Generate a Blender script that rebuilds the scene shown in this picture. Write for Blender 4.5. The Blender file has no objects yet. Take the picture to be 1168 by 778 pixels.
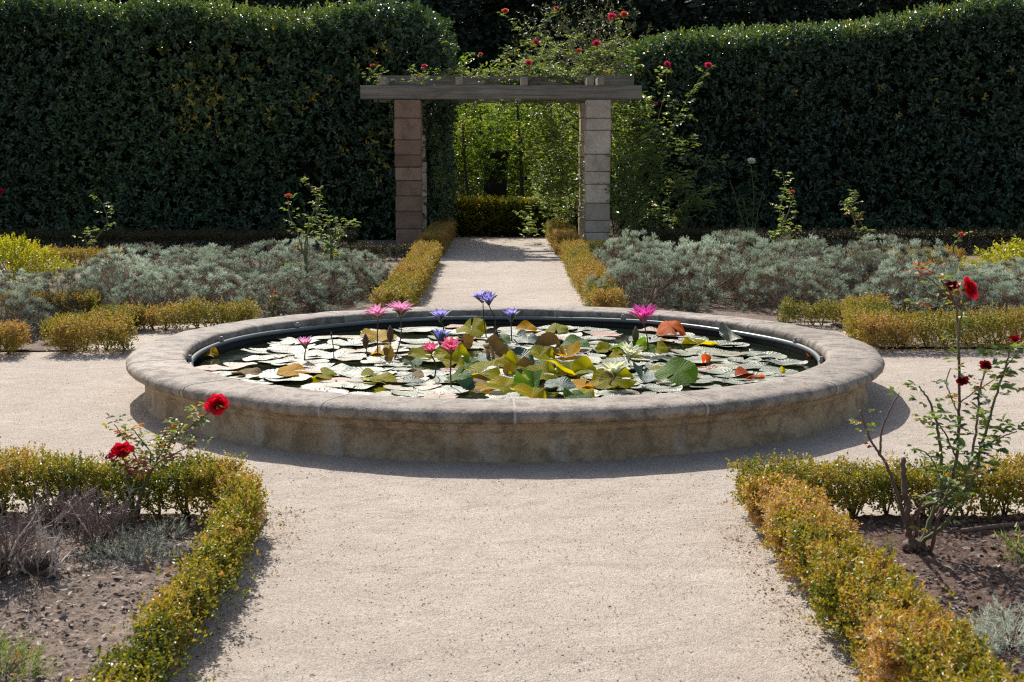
import bpy, math, random
import numpy as np
from mathutils import Vector, Matrix

rng = np.random.default_rng(11)
random.seed(11)
R = math.radians
C = bpy.context.scene.collection
scene = bpy.context.scene

# ------------------------------------------------------------------ camera numbers
FPX, CX, CY = 1622.0, 584.0, 389.0
PITCH, YAW, CAMZ = R(7.62), R(0.43), 1.56
FWD = Vector((math.sin(YAW) * math.cos(PITCH), math.cos(YAW) * math.cos(PITCH), -math.sin(PITCH)))
RGT = Vector((math.cos(YAW), -math.sin(YAW), 0))
UPV = RGT.cross(FWD)
CAM = Vector((0, 0, CAMZ))

def ray(px, py):
    return FWD + RGT * ((px - CX) / FPX) - UPV * ((py - CY) / FPX)

def at(px, py, z=0.0):
    d = ray(px, py)
    return CAM + d * ((z - CAMZ) / d.z)

def at_y(px, py, y):
    d = ray(px, py)
    return CAM + d * (y / d.y)

# ------------------------------------------------------------------ mesh helpers
def nrm(a):
    return a / np.maximum(np.linalg.norm(a, axis=-1, keepdims=True), 1e-9)

def sn(p, f, seed=0):
    """cheap smooth noise, about -1..1"""
    r = np.random.default_rng(seed + 991)
    out = np.zeros(len(p))
    for k in range(4):
        w = r.normal(size=3)
        w /= np.linalg.norm(w)
        out += np.sin(p @ (w * f * (0.7 + 0.25 * k)) + r.uniform(0, 6.28) + 1.1 * np.sin(p @ (np.roll(w, 1) * f * 0.8)))
    return out / 2.4

class MB:
    def __init__(s):
        s.V, s.F, s.T, s.M, s.S, s.n = [], [], [], [], [], 0

    def add(s, v, f, tint=0.5, mi=0, smooth=False):
        v = np.asarray(v, dtype=np.float64).reshape(-1, 3)
        f = np.asarray(f, dtype=np.int64)
        if not len(f):
            return
        s.V.append(v)
        s.F.append(f + s.n)
        s.n += len(v)
        m = len(f)
        s.T.append(np.broadcast_to(np.asarray(tint, dtype=np.float64), (m,)).copy())
        s.M.append(np.full(m, mi, dtype=np.int32))
        s.S.append(np.full(m, smooth, dtype=bool))

    def build(s, name, mats, parent=None, loc=None):
        me = bpy.data.meshes.new(name)
        v = np.concatenate(s.V)
        idx = np.concatenate([f.ravel() for f in s.F]).astype(np.int32)
        tot = np.concatenate([np.full(len(f), f.shape[1], dtype=np.int32) for f in s.F])
        st = np.concatenate([[0], np.cumsum(tot)[:-1]]).astype(np.int32)
        me.vertices.add(len(v))
        me.vertices.foreach_set('co', v.ravel().astype(np.float32))
        me.loops.add(len(idx))
        me.loops.foreach_set('vertex_index', idx)
        me.polygons.add(len(tot))
        me.polygons.foreach_set('loop_start', st)
        me.polygons.foreach_set('loop_total', tot)
        me.polygons.foreach_set('material_index', np.concatenate(s.M))
        me.polygons.foreach_set('use_smooth', np.concatenate(s.S))
        a = me.attributes.new('tint', 'FLOAT', 'FACE')
        a.data.foreach_set('value', np.concatenate(s.T).astype(np.float32))
        for m in (mats if isinstance(mats, (list, tuple)) else [mats]):
            me.materials.append(m)
        me.update(calc_edges=True)
        o = bpy.data.objects.new(name, me)
        C.objects.link(o)
        if parent is not None:
            o.parent = parent
        if loc is not None:
            o.location = loc
        return o

def tag(o, label=None, cat=None, group=None, kind=None):
    if label: o['label'] = label
    if cat: o['category'] = cat
    if group: o['group'] = group
    if kind: o['kind'] = kind
    return o

def empty(name, loc=(0, 0, 0), label=None, cat=None, group=None, rz=0):
    o = bpy.data.objects.new(name, None)
    o.empty_display_size = 0.1
    C.objects.link(o)
    o.location = loc
    o.rotation_euler.z = rz
    return tag(o, label, cat, group)

def copy_tree(o, parent=None):
    c = o.copy()
    C.objects.link(c)
    if parent is not None:
        c.parent = parent
    for ch in [x for x in KIDS.get(o.name, [])]:
        copy_tree(ch, c)
    return c

KIDS = {}
def reg(root):
    bpy.context.view_layer.update()
    def walk(o):
        KIDS[o.name] = list(o.children)
        for c in o.children:
            walk(c)
    walk(root)

def tube(mb, pts, rad, n=6, tint=0.5, mi=0, cap=True):
    P = np.asarray([tuple(p) for p in pts], dtype=float)
    m = len(P)
    rad = np.broadcast_to(np.asarray(rad, dtype=float), (m,))
    t = nrm(np.gradient(P, axis=0))
    ref = np.array([0.0, 0, 1.0])
    if abs(t[:, 2]).mean() > 0.85:
        ref = np.array([1.0, 0.1, 0])
    u = nrm(np.cross(t, ref))
    w = np.cross(t, u)
    a = np.arange(n) / n * 2 * np.pi
    V = P[:, None, :] + rad[:, None, None] * (np.cos(a)[None, :, None] * u[:, None, :] + np.sin(a)[None, :, None] * w[:, None, :])
    i = np.arange(m - 1)[:, None] * n
    j = np.arange(n)[None, :]
    jn = (j + 1) % n
    q = np.stack([i + j, i + jn, i + n + jn, i + n + j], -1).reshape(-1, 4)
    mb.add(V.reshape(-1, 3), q, tint, mi, True)
    if cap:
        base = mb.n - m * n
        for k, rev in ((0, True), (m - 1, False)):
            f = np.arange(n) + k * n
            if rev: f = f[::-1]
            mb.F.append((f[None, :] + base)); mb.T.append(np.full(1, float(np.mean(tint)))); mb.M.append(np.full(1, mi, np.int32)); mb.S.append(np.zeros(1, bool))

def smooth_path(pts, n=24):
    P = np.asarray([tuple(p) for p in pts], dtype=float)
    if len(P) < 3:
        t = np.linspace(0, 1, n)[:, None]
        return P[0] * (1 - t) + P[-1] * t
    Q = np.vstack([2 * P[0] - P[1], P, 2 * P[-1] - P[-2]])
    out = []
    per = max(2, n // (len(P) - 1))
    for k in range(len(P) - 1):
        p0, p1, p2, p3 = Q[k:k + 4]
        t = np.linspace(0, 1, per, endpoint=False)[:, None]
        out.append(0.5 * (2 * p1 + (p2 - p0) * t + (2 * p0 - 5 * p1 + 4 * p2 - p3) * t ** 2 + (3 * p1 - p0 - 3 * p2 + p3) * t ** 3))
    out.append(P[-1:])
    return np.vstack(out)

def box(mb, c, s, tint=0.5, mi=0, bev=0.0, rot=0.0):
    """bevelled box from centre and full sizes"""
    hx, hy, hz = s[0] / 2, s[1] / 2, s[2] / 2
    b = min(bev, hx * .9, hy * .9, hz * .9)
    vs = []
    if b <= 0:
        for z in (-hz, hz):
            vs += [(-hx, -hy, z), (hx, -hy, z), (hx, hy, z), (-hx, hy, z)]
        f = [(3, 2, 1, 0), (4, 5, 6, 7), (0, 1, 5, 4), (1, 2, 6, 5), (2, 3, 7, 6), (3, 0, 4, 7)]
        V = np.array(vs); F = [np.array(f)]
    else:
        rings = [(hx - b, hy - b, -hz), (hx, hy, -hz + b), (hx, hy, hz - b), (hx - b, hy - b, hz)]
        for (x, y, z) in rings:
            cut = b if x == hx else b * .5
            vs += [(-x + cut, -y, z), (x - cut, -y, z), (x, -y + cut, z), (x, y - cut, z), (x - cut, y, z), (-x + cut, y, z), (-x, y - cut, z), (-x, -y + cut, z)]
        q = []
        for r in range(3):
            for k in range(8):
                q.append((r * 8 + k, r * 8 + (k + 1) % 8, r * 8 + 8 + (k + 1) % 8, r * 8 + 8 + k))
        V = np.array(vs)
        F = [np.array(q), np.array([list(range(7, -1, -1)), list(range(24, 32))])]
    if rot:
        cs, sn_ = math.cos(rot), math.sin(rot)
        V = np.stack([V[:, 0] * cs - V[:, 1] * sn_, V[:, 0] * sn_ + V[:, 1] * cs, V[:, 2]], -1)
    V = V + np.array(c)
    n0 = mb.n
    mb.add(V, F[0], tint, mi)
    for f in F[1:]:
        mb.F.append(f + n0); mb.T.append(np.full(len(f), float(np.mean(tint)))); mb.M.append(np.full(len(f), mi, np.int32)); mb.S.append(np.zeros(len(f), bool))

def leaves(mb, B, D, N, L, W, tint=0.5, mi=0, kind='six', fold=0.3, droop=0.15):
    B = np.asarray(B, float); D = nrm(np.asarray(D, float))
    S = np.cross(D, N); bad = np.linalg.norm(S, axis=1) < 1e-3
    if bad.any():
        S[bad] = np.cross(D[bad], np.array([0.3, 0.5, 0.8]))
    S = nrm(S); U = np.cross(S, D)
    n = len(B)
    L = np.broadcast_to(np.asarray(L, float), (n,))[:, None]
    W = np.broadcast_to(np.asarray(W, float), (n,))[:, None]
    k = np.arange(n)[:, None]
    if kind == 'rhomb':
        V = np.stack([B, B + D * L * .45 + S * W * .5 + U * W * fold * .4, B + D * L, B + D * L * .45 - S * W * .5 + U * W * fold * .4], 1)
        f = (k * 4 + np.array([[0, 1, 2, 3]]))
        mb.add(V.reshape(-1, 3), f, tint, mi)
    elif kind == 'strip':
        V = np.stack([B - S * W * .3, B + S * W * .3, B + D * L], 1)
        mb.add(V.reshape(-1, 3), k * 3 + np.array([[0, 1, 2]]), tint, mi)
    else:
        V = np.stack([B,
                      B + D * L * .28 + S * W * .46 + U * W * fold * .5,
                      B + D * L * .68 + S * W * .40 + U * (W * fold * .45 - L * droop * .4),
                      B + D * L - U * L * droop,
                      B + D * L * .68 - S * W * .40 + U * (W * fold * .45 - L * droop * .4),
                      B + D * L * .28 - S * W * .46 + U * W * fold * .5], 1)
        f = np.concatenate([k * 6 + np.array([[0, 1, 2, 3]]), k * 6 + np.array([[0, 3, 4, 5]])])
        tt = np.broadcast_to(np.asarray(tint, float), (n,))
        mb.add(V.reshape(-1, 3), f, np.concatenate([tt, tt]), mi)

def perp(D):
    ref = np.where(np.abs(D[:, 2:3]) > .9, np.array([[1.0, 0, 0]]), np.array([[0, 0, 1.0]]))
    u = nrm(np.cross(D, ref))
    return u, np.cross(D, u)

def shoots(mb, P, D, slen, nl, L, W, tint, spread=0.85, mi=0, kind='six', jit=0.25, tj=0.1, tipd=0.0, g=rng, fold=0.3):
    """leafy shoots: base points P, directions D, nl leaves up each"""
    n = len(P)
    D = nrm(D)
    u, v = perp(D)
    slen = np.broadcast_to(np.asarray(slen, float), (n,))
    tint = np.broadcast_to(np.asarray(tint, float), (n,))
    az0 = g.uniform(0, 6.28, n)
    Bs, Ds, Ns, Ls, Ws, Ts = [], [], [], [], [], []
    for j in range(nl):
        t = (j + .6) / nl
        az = az0 + j * 2.399
        out = u * np.cos(az)[:, None] + v * np.sin(az)[:, None]
        sp = spread * (1.15 - .55 * t)
        d = nrm(D * math.cos(sp) + out * math.sin(sp) + g.normal(size=(n, 3)) * jit)
        Bs.append(P + D * (slen * t)[:, None])
        Ds.append(d)
        Ns.append(nrm(D - out * .5 + g.normal(size=(n, 3)) * jit))
        sc = g.uniform(.7, 1.2, n) * (1.0 - .25 * t)
        Ls.append(L * sc); Ws.append(W * sc)
        Ts.append(np.clip(tint + tipd * (t - .5) + g.normal(size=n) * tj, 0, 1))
    leaves(mb, np.concatenate(Bs), np.concatenate(Ds), np.concatenate(Ns), np.concatenate(Ls), np.concatenate(Ws), np.concatenate(Ts), mi, kind, fold)

# ------------------------------------------------------------------ materials
def newmat(name):
    m = bpy.data.materials.new(name)
    m.use_nodes = True
    nt = m.node_tree
    return m, nt, nt.nodes['Principled BSDF']

def ramp(nt, stops, fac=None):
    r = nt.nodes.new('ShaderNodeValToRGB')
    e = r.color_ramp.elements
    while len(e) < len(stops):
        e.new(0.5)
    for k, (p, c) in enumerate(stops):
        e[k].position = p
        e[k].color = (*c, 1)
    if fac is not None:
        nt.links.new(fac, r.inputs[0])
    return r

def noise(nt, scale, detail=6, rough=0.55, vec=None, dist=0.0):
    n = nt.nodes.new('ShaderNodeTexNoise')
    n.inputs['Scale'].default_value = scale
    n.inputs['Detail'].default_value = detail
    n.inputs['Roughness'].default_value = rough
    n.inputs['Distortion'].default_value = dist
    if vec is not None:
        nt.links.new(vec, n.inputs['Vector'])
    return n

def mixc(nt, fac, a, b, mode='MIX'):
    m = nt.nodes.new('ShaderNodeMix')
    m.data_type = 'RGBA'
    m.blend_type = mode
    for sock, val in ((m.inputs[0], fac), (m.inputs[6], a), (m.inputs[7], b)):
        if hasattr(val, 'is_output'):
            nt.links.new(val, sock)
        elif isinstance(val, (int, float)):
            sock.default_value = val
        else:
            sock.default_value = (*val, 1)
    return m.outputs[2]

def bump(nt, height, dist, strength=1.0, base=None):
    b = nt.nodes.new('ShaderNodeBump')
    b.inputs['Distance'].default_value = dist
    b.inputs['Strength'].default_value = strength
    nt.links.new(height, b.inputs['Height'])
    if base is not None:
        nt.links.new(base, b.inputs['Normal'])
    return b.outputs[0]

def coords(nt, kind='Object', scale=None):
    t = nt.nodes.new('ShaderNodeTexCoord')
    o = t.outputs[kind]
    if scale:
        mp = nt.nodes.new('ShaderNodeMapping')
        mp.inputs['Scale'].default_value = scale
        nt.links.new(o, mp.inputs[0])
        o = mp.outputs[0]
    return o

def leafmat(name, stops, rough=0.45, trans=0.35, tcol=(1.2, 1.15, 0.5), spec=0.5, objvar=False):
    m, nt, p = newmat(name)
    a = nt.nodes.new('ShaderNodeAttribute')
    a.attribute_name = 'tint'
    fac = a.outputs['Fac']
    r = ramp(nt, stops, fac)
    col = r.outputs[0]
    if objvar:
        oi = nt.nodes.new('ShaderNodeObjectInfo')
        hs = nt.nodes.new('ShaderNodeHueSaturation')
        mr = nt.nodes.new('ShaderNodeMapRange')
        mr.inputs[3].default_value = 0.72; mr.inputs[4].default_value = 1.22
        nt.links.new(oi.outputs['Random'], mr.inputs[0])
        nt.links.new(mr.outputs[0], hs.inputs['Value'])
        nt.links.new(col, hs.inputs['Color'])
        col = hs.outputs[0]
    nt.links.new(col, p.inputs['Base Color'])
    p.inputs['Roughness'].default_value = rough
    p.inputs['Specular IOR Level'].default_value = spec
    if trans > 0:
        tr = nt.nodes.new('ShaderNodeBsdfTranslucent')
        mc = mixc(nt, 1.0, col, tcol, 'MULTIPLY')
        nt.links.new(mc, tr.inputs[0])
        mx = nt.nodes.new('ShaderNodeMixShader')
        mx.inputs[0].default_value = trans
        nt.links.new(p.outputs[0], mx.inputs[1]); nt.links.new(tr.outputs[0], mx.inputs[2])
        nt.links.new(mx.outputs[0], nt.nodes['Material Output'].inputs[0])
    return m

def plainmat(name, col, rough=0.7, spec=0.4, nscale=30, var=0.35, bmp=0.002, col2=None, metal=0):
    m, nt, p = newmat(name)
    v = coords(nt)
    n = noise(nt, nscale, 5, .6, v)
    c2 = col2 or tuple(x * (1 - var) for x in col)
    r = ramp(nt, [(0.3, c2), (0.7, col)], n.outputs[0])
    nt.links.new(r.outputs[0], p.inputs['Base Color'])
    p.inputs['Roughness'].default_value = rough
    p.inputs['Specular IOR Level'].default_value = spec
    p.inputs['Metallic'].default_value = metal
    if bmp:
        nt.links.new(bump(nt, n.outputs[0], bmp), p.inputs['Normal'])
    return m

def mat_gravel():
    m, nt, p = newmat('gravel')
    v = coords(nt)
    big = noise(nt, 0.55, 5, .6, v, .5)
    mid = noise(nt, 5, 7, .7, v, .6)
    fine = noise(nt, 130, 4, .75, v)
    vor = nt.nodes.new('ShaderNodeTexVoronoi'); vor.inputs['Scale'].default_value = 170
    nt.links.new(v, vor.inputs['Vector'])
    c0 = ramp(nt, [(.3, (.45, .39, .335)), (.7, (.55, .49, .425))], big.outputs[0]).outputs[0]
    c1 = mixc(nt, ramp(nt, [(.40, (0, 0, 0)), (.75, (.55, .55, .55))], mid.outputs[0]).outputs[0], c0, (.37, .31, .26))
    peb = ramp(nt, [(0, (.50, .47, .44)), (.35, (.92, .90, .87)), (.7, (1.18, 1.16, 1.12)), (1, (.74, .65, .58))], vor.outputs['Color'])
    c2 = mixc(nt, .75, c1, peb.outputs[0], 'MULTIPLY')
    sp = ramp(nt, [(.30, (.45, .42, .39)), (.45, (1, 1, 1)), (.57, (1, 1, 1)), (.72, (1.4, 1.37, 1.33))], fine.outputs[0])
    c3 = mixc(nt, .8, c2, sp.outputs[0], 'MULTIPLY')
    nt.links.new(c3, p.inputs['Base Color'])
    p.inputs['Roughness'].default_value = .9
    p.inputs['Specular IOR Level'].default_value = .2
    worn = noise(nt, 2.2, 3, .5, v, .8)
    b = bump(nt, worn.outputs[0], .05, .45)
    b = bump(nt, mid.outputs[0], .03, .8, b)
    b = bump(nt, fine.outputs[0], .005, .8, b)
    b = bump(nt, vor.outputs['Distance'], -.004, .8, b)
    nt.links.new(b, p.inputs['Normal'])
    return m

def mat_soil(name, a, b_, c):
    m, nt, p = newmat(name)
    v = coords(nt)
    n1 = noise(nt, 3, 6, .65, v); n2 = noise(nt, 40, 5, .7, v)
    vor = nt.nodes.new('ShaderNodeTexVoronoi'); vor.inputs['Scale'].default_value = 60
    nt.links.new(v, vor.inputs['Vector'])
    c0 = ramp(nt, [(.35, a), (.65, b_)], n1.outputs[0]).outputs[0]
    c1 = mixc(nt, ramp(nt, [(.5, (0, 0, 0)), (.7, (.8, .8, .8))], n2.outputs[0]).outputs[0], c0, c)
    k = ramp(nt, [(0, (.5, .48, .46)), (.6, (1.05, 1, .97)), (1, (1.3, 1.25, 1.2))], vor.outputs['Color']).outputs[0]
    nt.links.new(mixc(nt, .8, c1, k, 'MULTIPLY'), p.inputs['Base Color'])
    p.inputs['Roughness'].default_value = .95
    p.inputs['Specular IOR Level'].default_value = .15
    b = bump(nt, n1.outputs[0], .05, .7); b = bump(nt, n2.outputs[0], .012, 1, b)
    nt.links.new(b, p.inputs['Normal'])
    return m

def mat_coping():
    m, nt, p = newmat('weathered_coping_stone')
    v = coords(nt)
    n1 = noise(nt, 2.2, 6, .6, v, .4); n2 = noise(nt, 70, 4, .7, v); n3 = noise(nt, 12, 6, .65, v)
    a = nt.nodes.new('ShaderNodeAttribute'); a.attribute_name = 'tint'
    c0 = ramp(nt, [(.3, (.26, .225, .19)), (.7, (.39, .34, .295))], n1.outputs[0]).outputs[0]
    c0 = mixc(nt, .6, c0, ramp(nt, [(0, (.8, .8, .8)), (1, (1.18, 1.14, 1.1))], a.outputs['Fac']).outputs[0], 'MULTIPLY')
    c1 = mixc(nt, ramp(nt, [(.48, (0, 0, 0)), (.60, (.8, .8, .8))], n3.outputs[0]).outputs[0], c0, (.14, .12, .10))
    c1 = mixc(nt, ramp(nt, [(.28, (.4, .4, .4)), (.36, (0, 0, 0))], n3.outputs[0]).outputs[0], c1, (.42, .375, .34))
    sp = ramp(nt, [(.32, (.38, .37, .36)), (.46, (1, 1, 1)), (.56, (1, 1, 1)), (.68, (1.55, 1.5, 1.45))], n2.outputs[0]).outputs[0]
    c1 = mixc(nt, .85, c1, sp, 'MULTIPLY')
    # grey weathering sits on the upper faces, the rounded nose below keeps the tan of the stone
    sz = nt.nodes.new('ShaderNodeSeparateXYZ'); nt.links.new(v, sz.inputs[0])
    ad = nt.nodes.new('ShaderNodeMath'); ad.operation = 'MULTIPLY_ADD'; ad.inputs[1].default_value = .05
    nt.links.new(n3.outputs[0], ad.inputs[0]); nt.links.new(sz.outputs[2], ad.inputs[2])
    low = ramp(nt, [(.255, (.85, .85, .85)), (.285, (0, 0, 0))], ad.outputs[0]).outputs[0]
    tan = mixc(nt, ramp(nt, [(.42, (0, 0, 0)), (.6, (.9, .9, .9))], n3.outputs[0]).outputs[0], (.38, .285, .19), (.15, .115, .085))
    nt.links.new(mixc(nt, low, c1, mixc(nt, .7, tan, sp, 'MULTIPLY')), p.inputs['Base Color'])
    p.inputs['Roughness'].default_value = .8
    p.inputs['Specular IOR Level'].default_value = .3
    b = bump(nt, n3.outputs[0], .012, .7); b = bump(nt, n2.outputs[0], .004, .9, b)
    nt.links.new(b, p.inputs['Normal'])
    return m

def mat_poolwall():
    m, nt, p = newmat('stained_pool_wall')
    v = coords(nt); vs = coords(nt, 'Object', (5, 5, .9))
    n1 = noise(nt, 1.6, 6, .6, v, .3); n2 = noise(nt, 9, 7, .68, v, .6); n3 = noise(nt, 1.0, 6, .6, vs); n4 = noise(nt, 60, 4, .7, v)
    c0 = ramp(nt, [(.3, (.40, .275, .155)), (.7, (.50, .385, .255))], n1.outputs[0]).outputs[0]
    c1 = mixc(nt, ramp(nt, [(.45, (0, 0, 0)), (.60, (.65, .65, .65))], n2.outputs[0]).outputs[0], c0, (.19, .135, .085))
    c2 = mixc(nt, ramp(nt, [(.52, (0, 0, 0)), (.68, (.7, .7, .7))], n3.outputs[0]).outputs[0], c1, (.54, .47, .385))
    c3 = mixc(nt, .7, c2, ramp(nt, [(.3, (.6, .6, .6)), (.5, (1, 1, 1)), (.7, (1.25, 1.25, 1.25))], n4.outputs[0]).outputs[0], 'MULTIPLY')
    nt.links.new(c3, p.inputs['Base Color'])
    p.inputs['Roughness'].default_value = .88
    p.inputs['Specular IOR Level'].default_value = .25
    b = bump(nt, n2.outputs[0], .015, .8); b = bump(nt, n4.outputs[0], .004, .7, b)
    nt.links.new(b, p.inputs['Normal'])
    return m

def mat_block(name, ca, cb, dark):
    m, nt, p = newmat(name)
    v = coords(nt)
    a = nt.nodes.new('ShaderNodeAttribute'); a.attribute_name = 'tint'
    n1 = noise(nt, 5, 6, .65, v); n2 = noise(nt, 45, 5, .7, v)
    c0 = ramp(nt, [(0, ca), (1, cb)], a.outputs['Fac']).outputs[0]
    c1 = mixc(nt, ramp(nt, [(.45, (0, 0, 0)), (.7, (.75, .75, .75))], n1.outputs[0]).outputs[0], c0, dark)
    c2 = mixc(nt, .7, c1, ramp(nt, [(.3, (.6, .6, .6)), (.5, (1, 1, 1)), (.7, (1.25, 1.25, 1.25))], n2.outputs[0]).outputs[0], 'MULTIPLY')
    nt.links.new(c2, p.inputs['Base Color'])
    p.inputs['Roughness'].default_value = .9
    p.inputs['Specular IOR Level'].default_value = .2
    b = bump(nt, n1.outputs[0], .012, .6); b = bump(nt, n2.outputs[0], .006, .8, b)
    nt.links.new(b, p.inputs['Normal'])
    return m

def mat_wood(name, a, b_, axis):
    m, nt, p = newmat(name)
    sc = [40, 40, 40]; sc[axis] = 1.6
    v = coords(nt, 'Object', sc)
    n1 = noise(nt, 1, 6, .6, v, .5); n2 = noise(nt, 2.5, 4, .5, coords(nt))
    c0 = ramp(nt, [(.3, a), (.7, b_)], n1.outputs[0]).outputs[0]
    c1 = mixc(nt, .6, c0, ramp(nt, [(.3, (.6, .6, .6)), (.7, (1.2, 1.2, 1.2))], n2.outputs[0]).outputs[0], 'MULTIPLY')
    nt.links.new(c1, p.inputs['Base Color'])
    p.inputs['Roughness'].default_value = .85
    nt.links.new(bump(nt, n1.outputs[0], .006, .8), p.inputs['Normal'])
    return m

def mat_water():
    m, nt, p = newmat('pond_water')
    v = coords(nt)
    n = noise(nt, 3.5, 3, .5, v)
    p.inputs['Base Color'].default_value = (.012, .016, .010, 1)
    p.inputs['Roughness'].default_value = .04
    p.inputs['IOR'].default_value = 1.33
    nt.links.new(bump(nt, n.outputs[0], .008, .6), p.inputs['Normal'])
    return m

def padmat(name, stops, rough, trans, tcol, spec=0.5, objvar=True):
    """lily pad: object random picks the colour, veins and blotches from the pad's own coordinates"""
    m, nt, p = newmat(name)
    v = coords(nt)
    oi = nt.nodes.new('ShaderNodeObjectInfo')
    r = ramp(nt, stops, oi.outputs['Random']).outputs[0]
    n1 = noise(nt, 9, 5, .6, v)
    c = mixc(nt, ramp(nt, [(.48, (0, 0, 0)), (.72, (.7, .7, .7))], n1.outputs[0]).outputs[0], r, mixc(nt, 1.0, r, (1.7, 1.0, .45), 'MULTIPLY'))
    # radial veins
    sep = nt.nodes.new('ShaderNodeSeparateXYZ'); nt.links.new(v, sep.inputs[0])
    at2 = nt.nodes.new('ShaderNodeMath'); at2.operation = 'ARCTAN2'
    nt.links.new(sep.outputs[1], at2.inputs[0]); nt.links.new(sep.outputs[0], at2.inputs[1])
    ml = nt.nodes.new('ShaderNodeMath'); ml.operation = 'MULTIPLY'; ml.inputs[1].default_value = 17
    nt.links.new(at2.outputs[0], ml.inputs[0])
    co = nt.nodes.new('ShaderNodeMath'); co.operation = 'COSINE'; nt.links.new(ml.outputs[0], co.inputs[0])
    ab = nt.nodes.new('ShaderNodeMath'); ab.operation = 'POWER'; ab.inputs[1].default_value = 8
    nt.links.new(co.outputs[0], ab.inputs[0])
    c = mixc(nt, mixc(nt, 1.0, ab.outputs[0], (.35, .35, .35), 'MULTIPLY'), c, mixc(nt, 1.0, r, (1.6, 1.7, 1.4), 'MULTIPLY'))
    nt.links.new(c, p.inputs['Base Color'])
    mr = nt.nodes.new('ShaderNodeMapRange'); mr.inputs[3].default_value = rough - .10; mr.inputs[4].default_value = rough + .10
    nt.links.new(oi.outputs['Random'], mr.inputs[0]); nt.links.new(mr.outputs[0], p.inputs['Roughness'])
    p.inputs['Specular IOR Level'].default_value = spec
    b = bump(nt, ab.outputs[0], .004, .5); b = bump(nt, n1.outputs[0], .012, .5, b)
    nt.links.new(b, p.inputs['Normal'])
    tr = nt.nodes.new('ShaderNodeBsdfTranslucent')
    nt.links.new(mixc(nt, 1.0, c, tcol, 'MULTIPLY'), tr.inputs[0])
    mx = nt.nodes.new('ShaderNodeMixShader'); mx.inputs[0].default_value = trans
    nt.links.new(p.outputs[0], mx.inputs[1]); nt.links.new(tr.outputs[0], mx.inputs[2])
    nt.links.new(mx.outputs[0], nt.nodes['Material Output'].inputs[0])
    return m

M = {}
M['gravel'] = mat_gravel()
M['soil'] = mat_soil('mulched_soil', (.15, .115, .09), (.25, .20, .165), (.34, .28, .235))
M['soil_red'] = mat_soil('dark_mulched_soil', (.085, .055, .045), (.15, .10, .08), (.25, .18, .15))
M['earth'] = mat_soil('bare_earth', (.10, .075, .05), (.17, .13, .09), (.2, .16, .12))
M['coping'] = mat_coping()
M['wall'] = mat_poolwall()
M['mortar'] = plainmat('pale_mortar', (.47, .43, .385), .95, .1, 40, .3)
M['liner'] = plainmat('dark_wet_liner', (.018, .02, .018), .5, .4, 15, .5)
M['water'] = mat_water()
M['pipe'] = plainmat('sky_lit_black_pipe', (.16, .19, .195), .32, .6, 60, .3, .0005)  # grey-teal lift puts the sky's reflection into the black plastic's colour
M['clip'] = plainmat('pale_metal_clip', (.35, .31, .27), .6, .5, 60, .4, .0005)
M['block_pale'] = mat_block('pale_granite_block', (.44, .345, .26), (.72, .585, .46), (.35, .27, .20))
M['block_pink'] = mat_block('pinkish_granite_block', (.24, .14, .095), (.37, .235, .165), (.13, .09, .062))
M['joint'] = plainmat('dark_joint', (.10, .085, .07), .95, .1, 40)
M['beam'] = mat_wood('weathered_beam', (.13, .105, .08), (.34, .29, .23), 0)
M['rafter'] = mat_wood('weathered_rafter', (.20, .155, .11), (.50, .42, .32), 1)
M['bark'] = plainmat('grey_bark', (.14, .11, .085), .9, .2, 25, .5, .006)
M['darkstone'] = mat_block('shaded_dark_stone', (.02, .02, .017), (.045, .042, .036), (.012, .013, .01))  # near-black stone, shade beyond the pergola put into the colour
M['cane_green'] = plainmat('green_cane', (.16, .17, .07), .6, .3, 40, .35)
M['cane_brown'] = plainmat('brown_cane', (.21, .135, .10), .7, .3, 40, .4)
M['twig'] = plainmat('grey_dead_twig', (.37, .285, .235), .9, .2, 60, .45)
M['drytwig'] = leafmat('dry_twig', [(0, (.15, .10, .09)), (.6, (.33, .255, .22)), (1, (.66, .60, .53))], .9, 0, spec=.2)
M['boxtwig'] = plainmat('box_twig', (.10, .07, .045), .9, .2, 60, .45)
M['chip'] = leafmat('bark_chip', [(0, (.06, .04, .03)), (.5, (.21, .16, .125)), (1, (.46, .39, .33))], .9, 0)
M['pebble'] = leafmat('pebble', [(0, (.33, .28, .235)), (.5, (.48, .42, .36)), (1, (.68, .63, .57))], .85, 0)
M['box'] = leafmat('box_leaf', [(0, (.055, .085, .012)), (.3, (.18, .20, .02)), (.52, (.35, .30, .035)), (.72, (.44, .28, .08)), (.88, (.38, .20, .085)), (1, (.58, .45, .28))], .42, .40, (1.4, 1.25, .5), .5)
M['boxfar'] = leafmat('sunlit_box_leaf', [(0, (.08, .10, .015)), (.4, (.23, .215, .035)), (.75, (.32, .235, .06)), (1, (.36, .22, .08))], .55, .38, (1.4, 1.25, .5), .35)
M['boxshade'] = leafmat('shaded_box_leaf', [(0, (.022, .028, .011)), (1, (.065, .056, .024))], .6, .2, (1.2, 1.1, .6), .25)  # box leaf darkened: the tall hedges' shade is put into the colour
M['hedge'] = leafmat('tall_hedge_leaf', [(0, (.024, .052, .026)), (.6, (.055, .105, .042)), (.9, (.17, .23, .05)), (.965, (.26, .22, .03)), (1, (.50, .36, .05))], .44, .22, (1.6, 1.7, .4), 1.0)
M['core'] = plainmat('dark_blocking_core', (.012, .012, .008), 1, .0, 30, .3, 0)  # near-black fill for the added solid that blocks sun inside hedges
M['santolina'] = leafmat('grey_santolina_leaf', [(0, (.09, .058, .046)), (.25, (.19, .14, .11)), (.40, (.21, .255, .195)), (.75, (.34, .405, .335)), (1, (.52, .58, .50))], .8, .40, (1.1, 1.15, .95), .2, True)
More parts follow.
